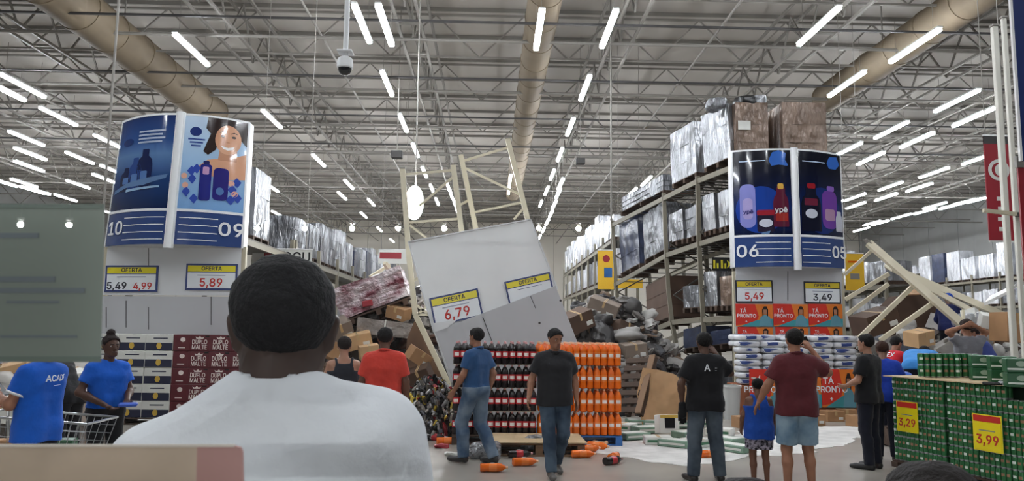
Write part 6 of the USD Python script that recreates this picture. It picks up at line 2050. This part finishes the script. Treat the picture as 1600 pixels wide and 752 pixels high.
for (px, py, s, lab) in ((756, 716, 0.42, "grey crumpled shrink film on the floor beside the jeans man"), (838, 704, 0.42, "clear crumpled shrink film on the empty pallet's front edge"), (706, 712, 0.2, "small white and black wrapper on the floor left of the jeans man"), (650, 722, 0.3, "thin white wrapper strip on the floor near the white T-shirt man"), (690, 700, 0.22, "red wrapper on the floor left of the jeans man"), (935, 697, 0.26, "orange and clear film scrap beside the blue pallet")):
    g = gp(px, py)
    mm = {0.2: m_cw, 0.22: m_bred, 0.26: m_orc, 0.3: m_film3}.get(s, mat("film_clear_grey", (150, 152, 156), rough=0.15, var=0.5, scale=14, bump=0.9, bscale=14, spec=0.9, bdist=0.1))
    single("crumpled_film", crumple(pillow(s, s * 0.6, s * (0.5 if s > 0.3 else 0.25)), s * 0.16, 3 / s, int(px)), mm, lab, "plastic film", T(g[0], g[1] - 0.02, 0.0), smooth=60)
g = gp(634, 756)
p = thing("paint_can", "white-lidded can standing on the floor beside the white T-shirt man", "can", T(g[0], g[1], 0))
part(p, "can", lathe([(0, 0), (.075, 0), (.078, .01), (.078, .17)], 24), mat("can_print", (110, 104, 116), rough=0.3, var=0.5, scale=14, metal=0.3), smooth=40)
part(p, "lid", lathe([(.08, .165), (.08, .185), (.07, .19), (0, .186)], 24), m_cw, smooth=40)
for (px, Y_, lab) in ((1430, 11.7, "low stack of pallets under the sky blue shirt person behind the can stack"), (1511, 11.3, "low stack of pallets under the person with hands behind the head"), (1552, 12.6, "low stack of pallets under the purple-blue shirt person")):
    pallet(T(at(px, 520, Y_)[0], Y_, 0), lab, m_wood_dk, w=0.8, d=0.9, h=0.295)
# the wire trolley at the left
Mt = T(at(62, 600, 7.3)[0], 7.4, 0, rz=180)
p = thing("shopping_trolley", "wire shopping trolley standing between the two workers in blue", "trolley", Mt)
m_wire = mat("trolley_chrome", (176, 178, 180), rough=0.25, metal=0.7)
L0, L1, wd, zt0, zt1, zb = -0.55, 0.5, 0.28, 0.83, 0.9, 0.46
top4 = [(L0, -wd, zt0), (L1, -wd, zt1), (L1, wd, zt1), (L0, wd, zt0)]
for a, b in zip(top4, top4[1:] + top4[:1]):
    part(p, "rim_tube", tube(a, b, 0.012, 8), m_wire, smooth=40)
low4 = [(L0 + 0.1, -wd + .06, zb), (L1 - .02, -wd + .04, zb), (L1 - .02, wd - .04, zb), (L0 + 0.1, wd - .06, zb)]
wires = []
for s in (-1, 1):
    for k in range(16):
        t = k / 15
        a = np.array([L0 + (L1 - L0) * t, s * wd, zt0 + (zt1 - zt0) * t]); b = np.array([L0 + .1 + (L1 - L0 - .12) * t, s * (wd - .05), zb])
        wires.append(tube(a, b, 0.004, 5))
    for k in range(1, 5):
        t = k / 5
        wires.append(tube((L0 + .1 * t, s * (wd - .05 * t), zt0 + (zb - zt0) * t), (L1 - .02 * t, s * (wd - .05 * t), zt1 + (zb - zt1) * t), 0.004, 5))
for k in range(12):
    wires.append(tube((L0 + .1 + k * .083, -wd + .05, zb), (L0 + .1 + k * .083, wd - .05, zb), 0.004, 5))
part(p, "basket_wires", J(*wires), m_wire, kind="stuff", label="fine wires of the basket")
for s in (-1, 1):
    part(p, "leg_tube", tube((L1 - 0.02, s * (wd - .03), zt1), (L1 - .1, s * (wd - .03), 0.12), 0.013, 8), m_wire, smooth=40)
    part(p, "leg_tube", tube((L1 - .1, s * (wd - .03), 0.14), (L0 + .1, s * (wd - .08), 0.2), 0.013, 8), m_wire, smooth=40)
    for x in (L1 - .1, L0 + .12):
        part(p, "caster", X(tube((0, -0.015, 0), (0, 0.015, 0), 0.06, 14), T(x, s * (wd - .05), 0.062)), m_black)
part(p, "handle", tube((L1 + .05, -wd, zt1 + .03), (L1 + .05, wd, zt1 + .03), 0.016, 10), m_bred, smooth=40)
for s in (-1, 1):
    part(p, "handle_arm", tube((L1, s * wd, zt1), (L1 + .05, s * wd, zt1 + .03), 0.012, 8), m_wire)
for i, (x, y, mm, lab) in enumerate(((0.1, -0.05, boxmat(4), "white box lying in the wire trolley"), (-0.2, 0.06, m_gc, "green box lying in the wire trolley"), (0.28, 0.1, boxmat(0), "brown box lying in the wire trolley"))):
    single("trolley_goods", cbox(0.26, 0.18, 0.2, 0, 0, 0, 0.01), mm, lab, "box", Mt @ T(x, y, zb + 0.006, rz=10 * i))
single("blue_bag", crumple(pillow(0.42, 0.36, 0.24), 0.04, 5, 9), mat("bag_blue_film", (38, 92, 196), rough=0.3), "bright blue plastic bag lying on the card sheet's far corner", "bag", T(at(1412, 588, 10.6)[0] - 0.05, 10.75, 0.95), smooth=60)

# ------------------------------------------------------------------ the entrance glass and what sticks to it
m_glass = usdkit.material(stage, "/World/Looks/window_glass", {
    "t": ("transparent_bsdf", {"color": (0.95, 0.965, 0.96)}), "g": ("glossy_bsdf", {"color": (1, 1, 1), "roughness": 0.0}), "f": ("fresnel", {"IOR": 1.5}), "m": ("mix_closure", {})},
    [("f.fac", "m.fac"), ("t.BSDF", "m.closure1"), ("g.BSDF", "m.closure2")], surface="m.closure")
YG = 0.62
wd_ = struct("window_1", label="entrance glass in front of the hall")
part(wd_, "pane", TM([[-3.0, YG, 0.0], [3.0, YG, 0.0], [3.0, YG, 3.4], [-3.0, YG, 3.4]], [[0, 1, 2], [0, 2, 3]]), m_glass)
for nm, mm in (("sill_rail", box(6.0, 0.05, 0.05, 0, YG, 0.0)), ("head_rail", box(6.0, 0.05, 0.05, 0, YG, 3.4)), ("jamb", box(0.05, 0.05, 3.4, -3.0, YG, 0)), ("jamb", box(0.05, 0.05, 3.4, 3.0, YG, 0))):
    part(wd_, nm, mm, m_pipe)
# grey green notice on the glass, its print showing through from the far side
m_note = mat("notice_grey_green", (116, 126, 116), rough=0.45)
yn = YG + 0.012
TLn, TRn, BRn, BLn = at(-120, 318, yn), at(163, 319, yn), at(157, 566, yn), at(-120, 566, yn)
onote = np.array([BLn[0], yn, BLn[2]])
p = thing("paper_notice", "grey green paper notice stuck on the glass, faint print showing through", "notice", T(*onote))
part(p, "sheet", rel(slab([TLn, TRn, BRn, BLn], 0.001), onote), m_note)
m_ghost = mat("notice_ghost_print", (96, 106, 112), rough=0.45)
for (x0, y0, x1, y1) in ((-60, 432, 86, 441), (-60, 450, 132, 458), (10, 470, 92, 474), (-60, 364, 60, 372), (0, 524, 120, 528)):
    part(p, "ghost_line", rel(slab([at(x0, y0, yn - .0008), at(x1, y0, yn - .0008), at(x1, y1, yn - .0008), at(x0, y1, yn - .0008)], 0.0006), onote), m_ghost)
part(p, "dark_edge", rel(slab([at(-120, 318, yn - .0009), at(163, 319, yn - .0009), at(162, 326, yn - .0009), at(-120, 325, yn - .0009)], 0.0006), onote), mat("notice_edge", (92, 106, 96), rough=0.45))
part(p, "dark_edge", rel(slab([at(-120, 557, yn - .0009), at(158, 557, yn - .0009), at(157, 566, yn - .0009), at(-120, 566, yn - .0009)], 0.0006), onote), LOOK["notice_edge"])
# cardboard sign below on the glass
yc_ = YG + 0.014
q = [at(-120, 697, yc_), at(366, 697, yc_), at(378, 706, yc_), at(380, 800, yc_), at(-120, 800, yc_)]
ocd = np.array([q[0][0], yc_, q[4][2]])
p = thing("card_sign", "low tan and dusty pink card sign stuck on the glass, rounded corner", "card", T(*ocd))
part(p, "tan_sheet", rel(slab([at(-120, 697, yc_), at(308, 697, yc_), at(306, 800, yc_), at(-120, 800, yc_)], 0.004), ocd), mat("card_tan", (186, 168, 148), rough=0.7, var=0.18, scale=14))
part(p, "pink_sheet", rel(slab([at(308, 697, yc_), at(366, 697, yc_), at(375, 700, yc_), at(378, 706, yc_), at(380, 800, yc_), at(306, 800, yc_)], 0.004), ocd), mat("card_pink", (172, 132, 126), rough=0.7))
part(p, "top_edge", rel(slab([at(-120, 695, yc_ - .001), at(366, 695, yc_ - .001), at(366, 699, yc_ - .001), at(-120, 699, yc_ - .001)], 0.002), ocd), mat("card_edge", (200, 192, 180), rough=0.7))
# the lamps of the lobby behind the camera, seen mirrored in the glass
def lobby_lamp(M, lab, gr):
    q = thing("lobby_lamp", lab, "ceiling light", M, gr)
    part(q, "bulb", trimesh.creation.icosphere(2, 0.05), mat_emit("lobby_bulb", (255, 255, 255), 500.0), smooth=True)
    part(q, "cap", lathe([(0.03, 0.07), (0.06, 0.09), (0.06, 0.13), (0, 0.13)], 16), m_house)
    part(q, "rod", tube((0, 0, 0.12), (0, 0, 12.0 - M[2, 3]), 0.01, 6), m_steel)
    return q


ll = Maker(lobby_lamp)
YV = 14.0
for i, px in enumerate((32, 108, 402, 476, 550, 622, 694, 842, 904)):
    c = at(px, 351 + 7 * i / 8 if px < 200 else 357, YV)
    ll(T(c[0], 2 * YG - YV, c[2]), f"lobby lamp behind the camera, mirrored in the glass, {ORD[i]} from left", "row of lobby lamps")
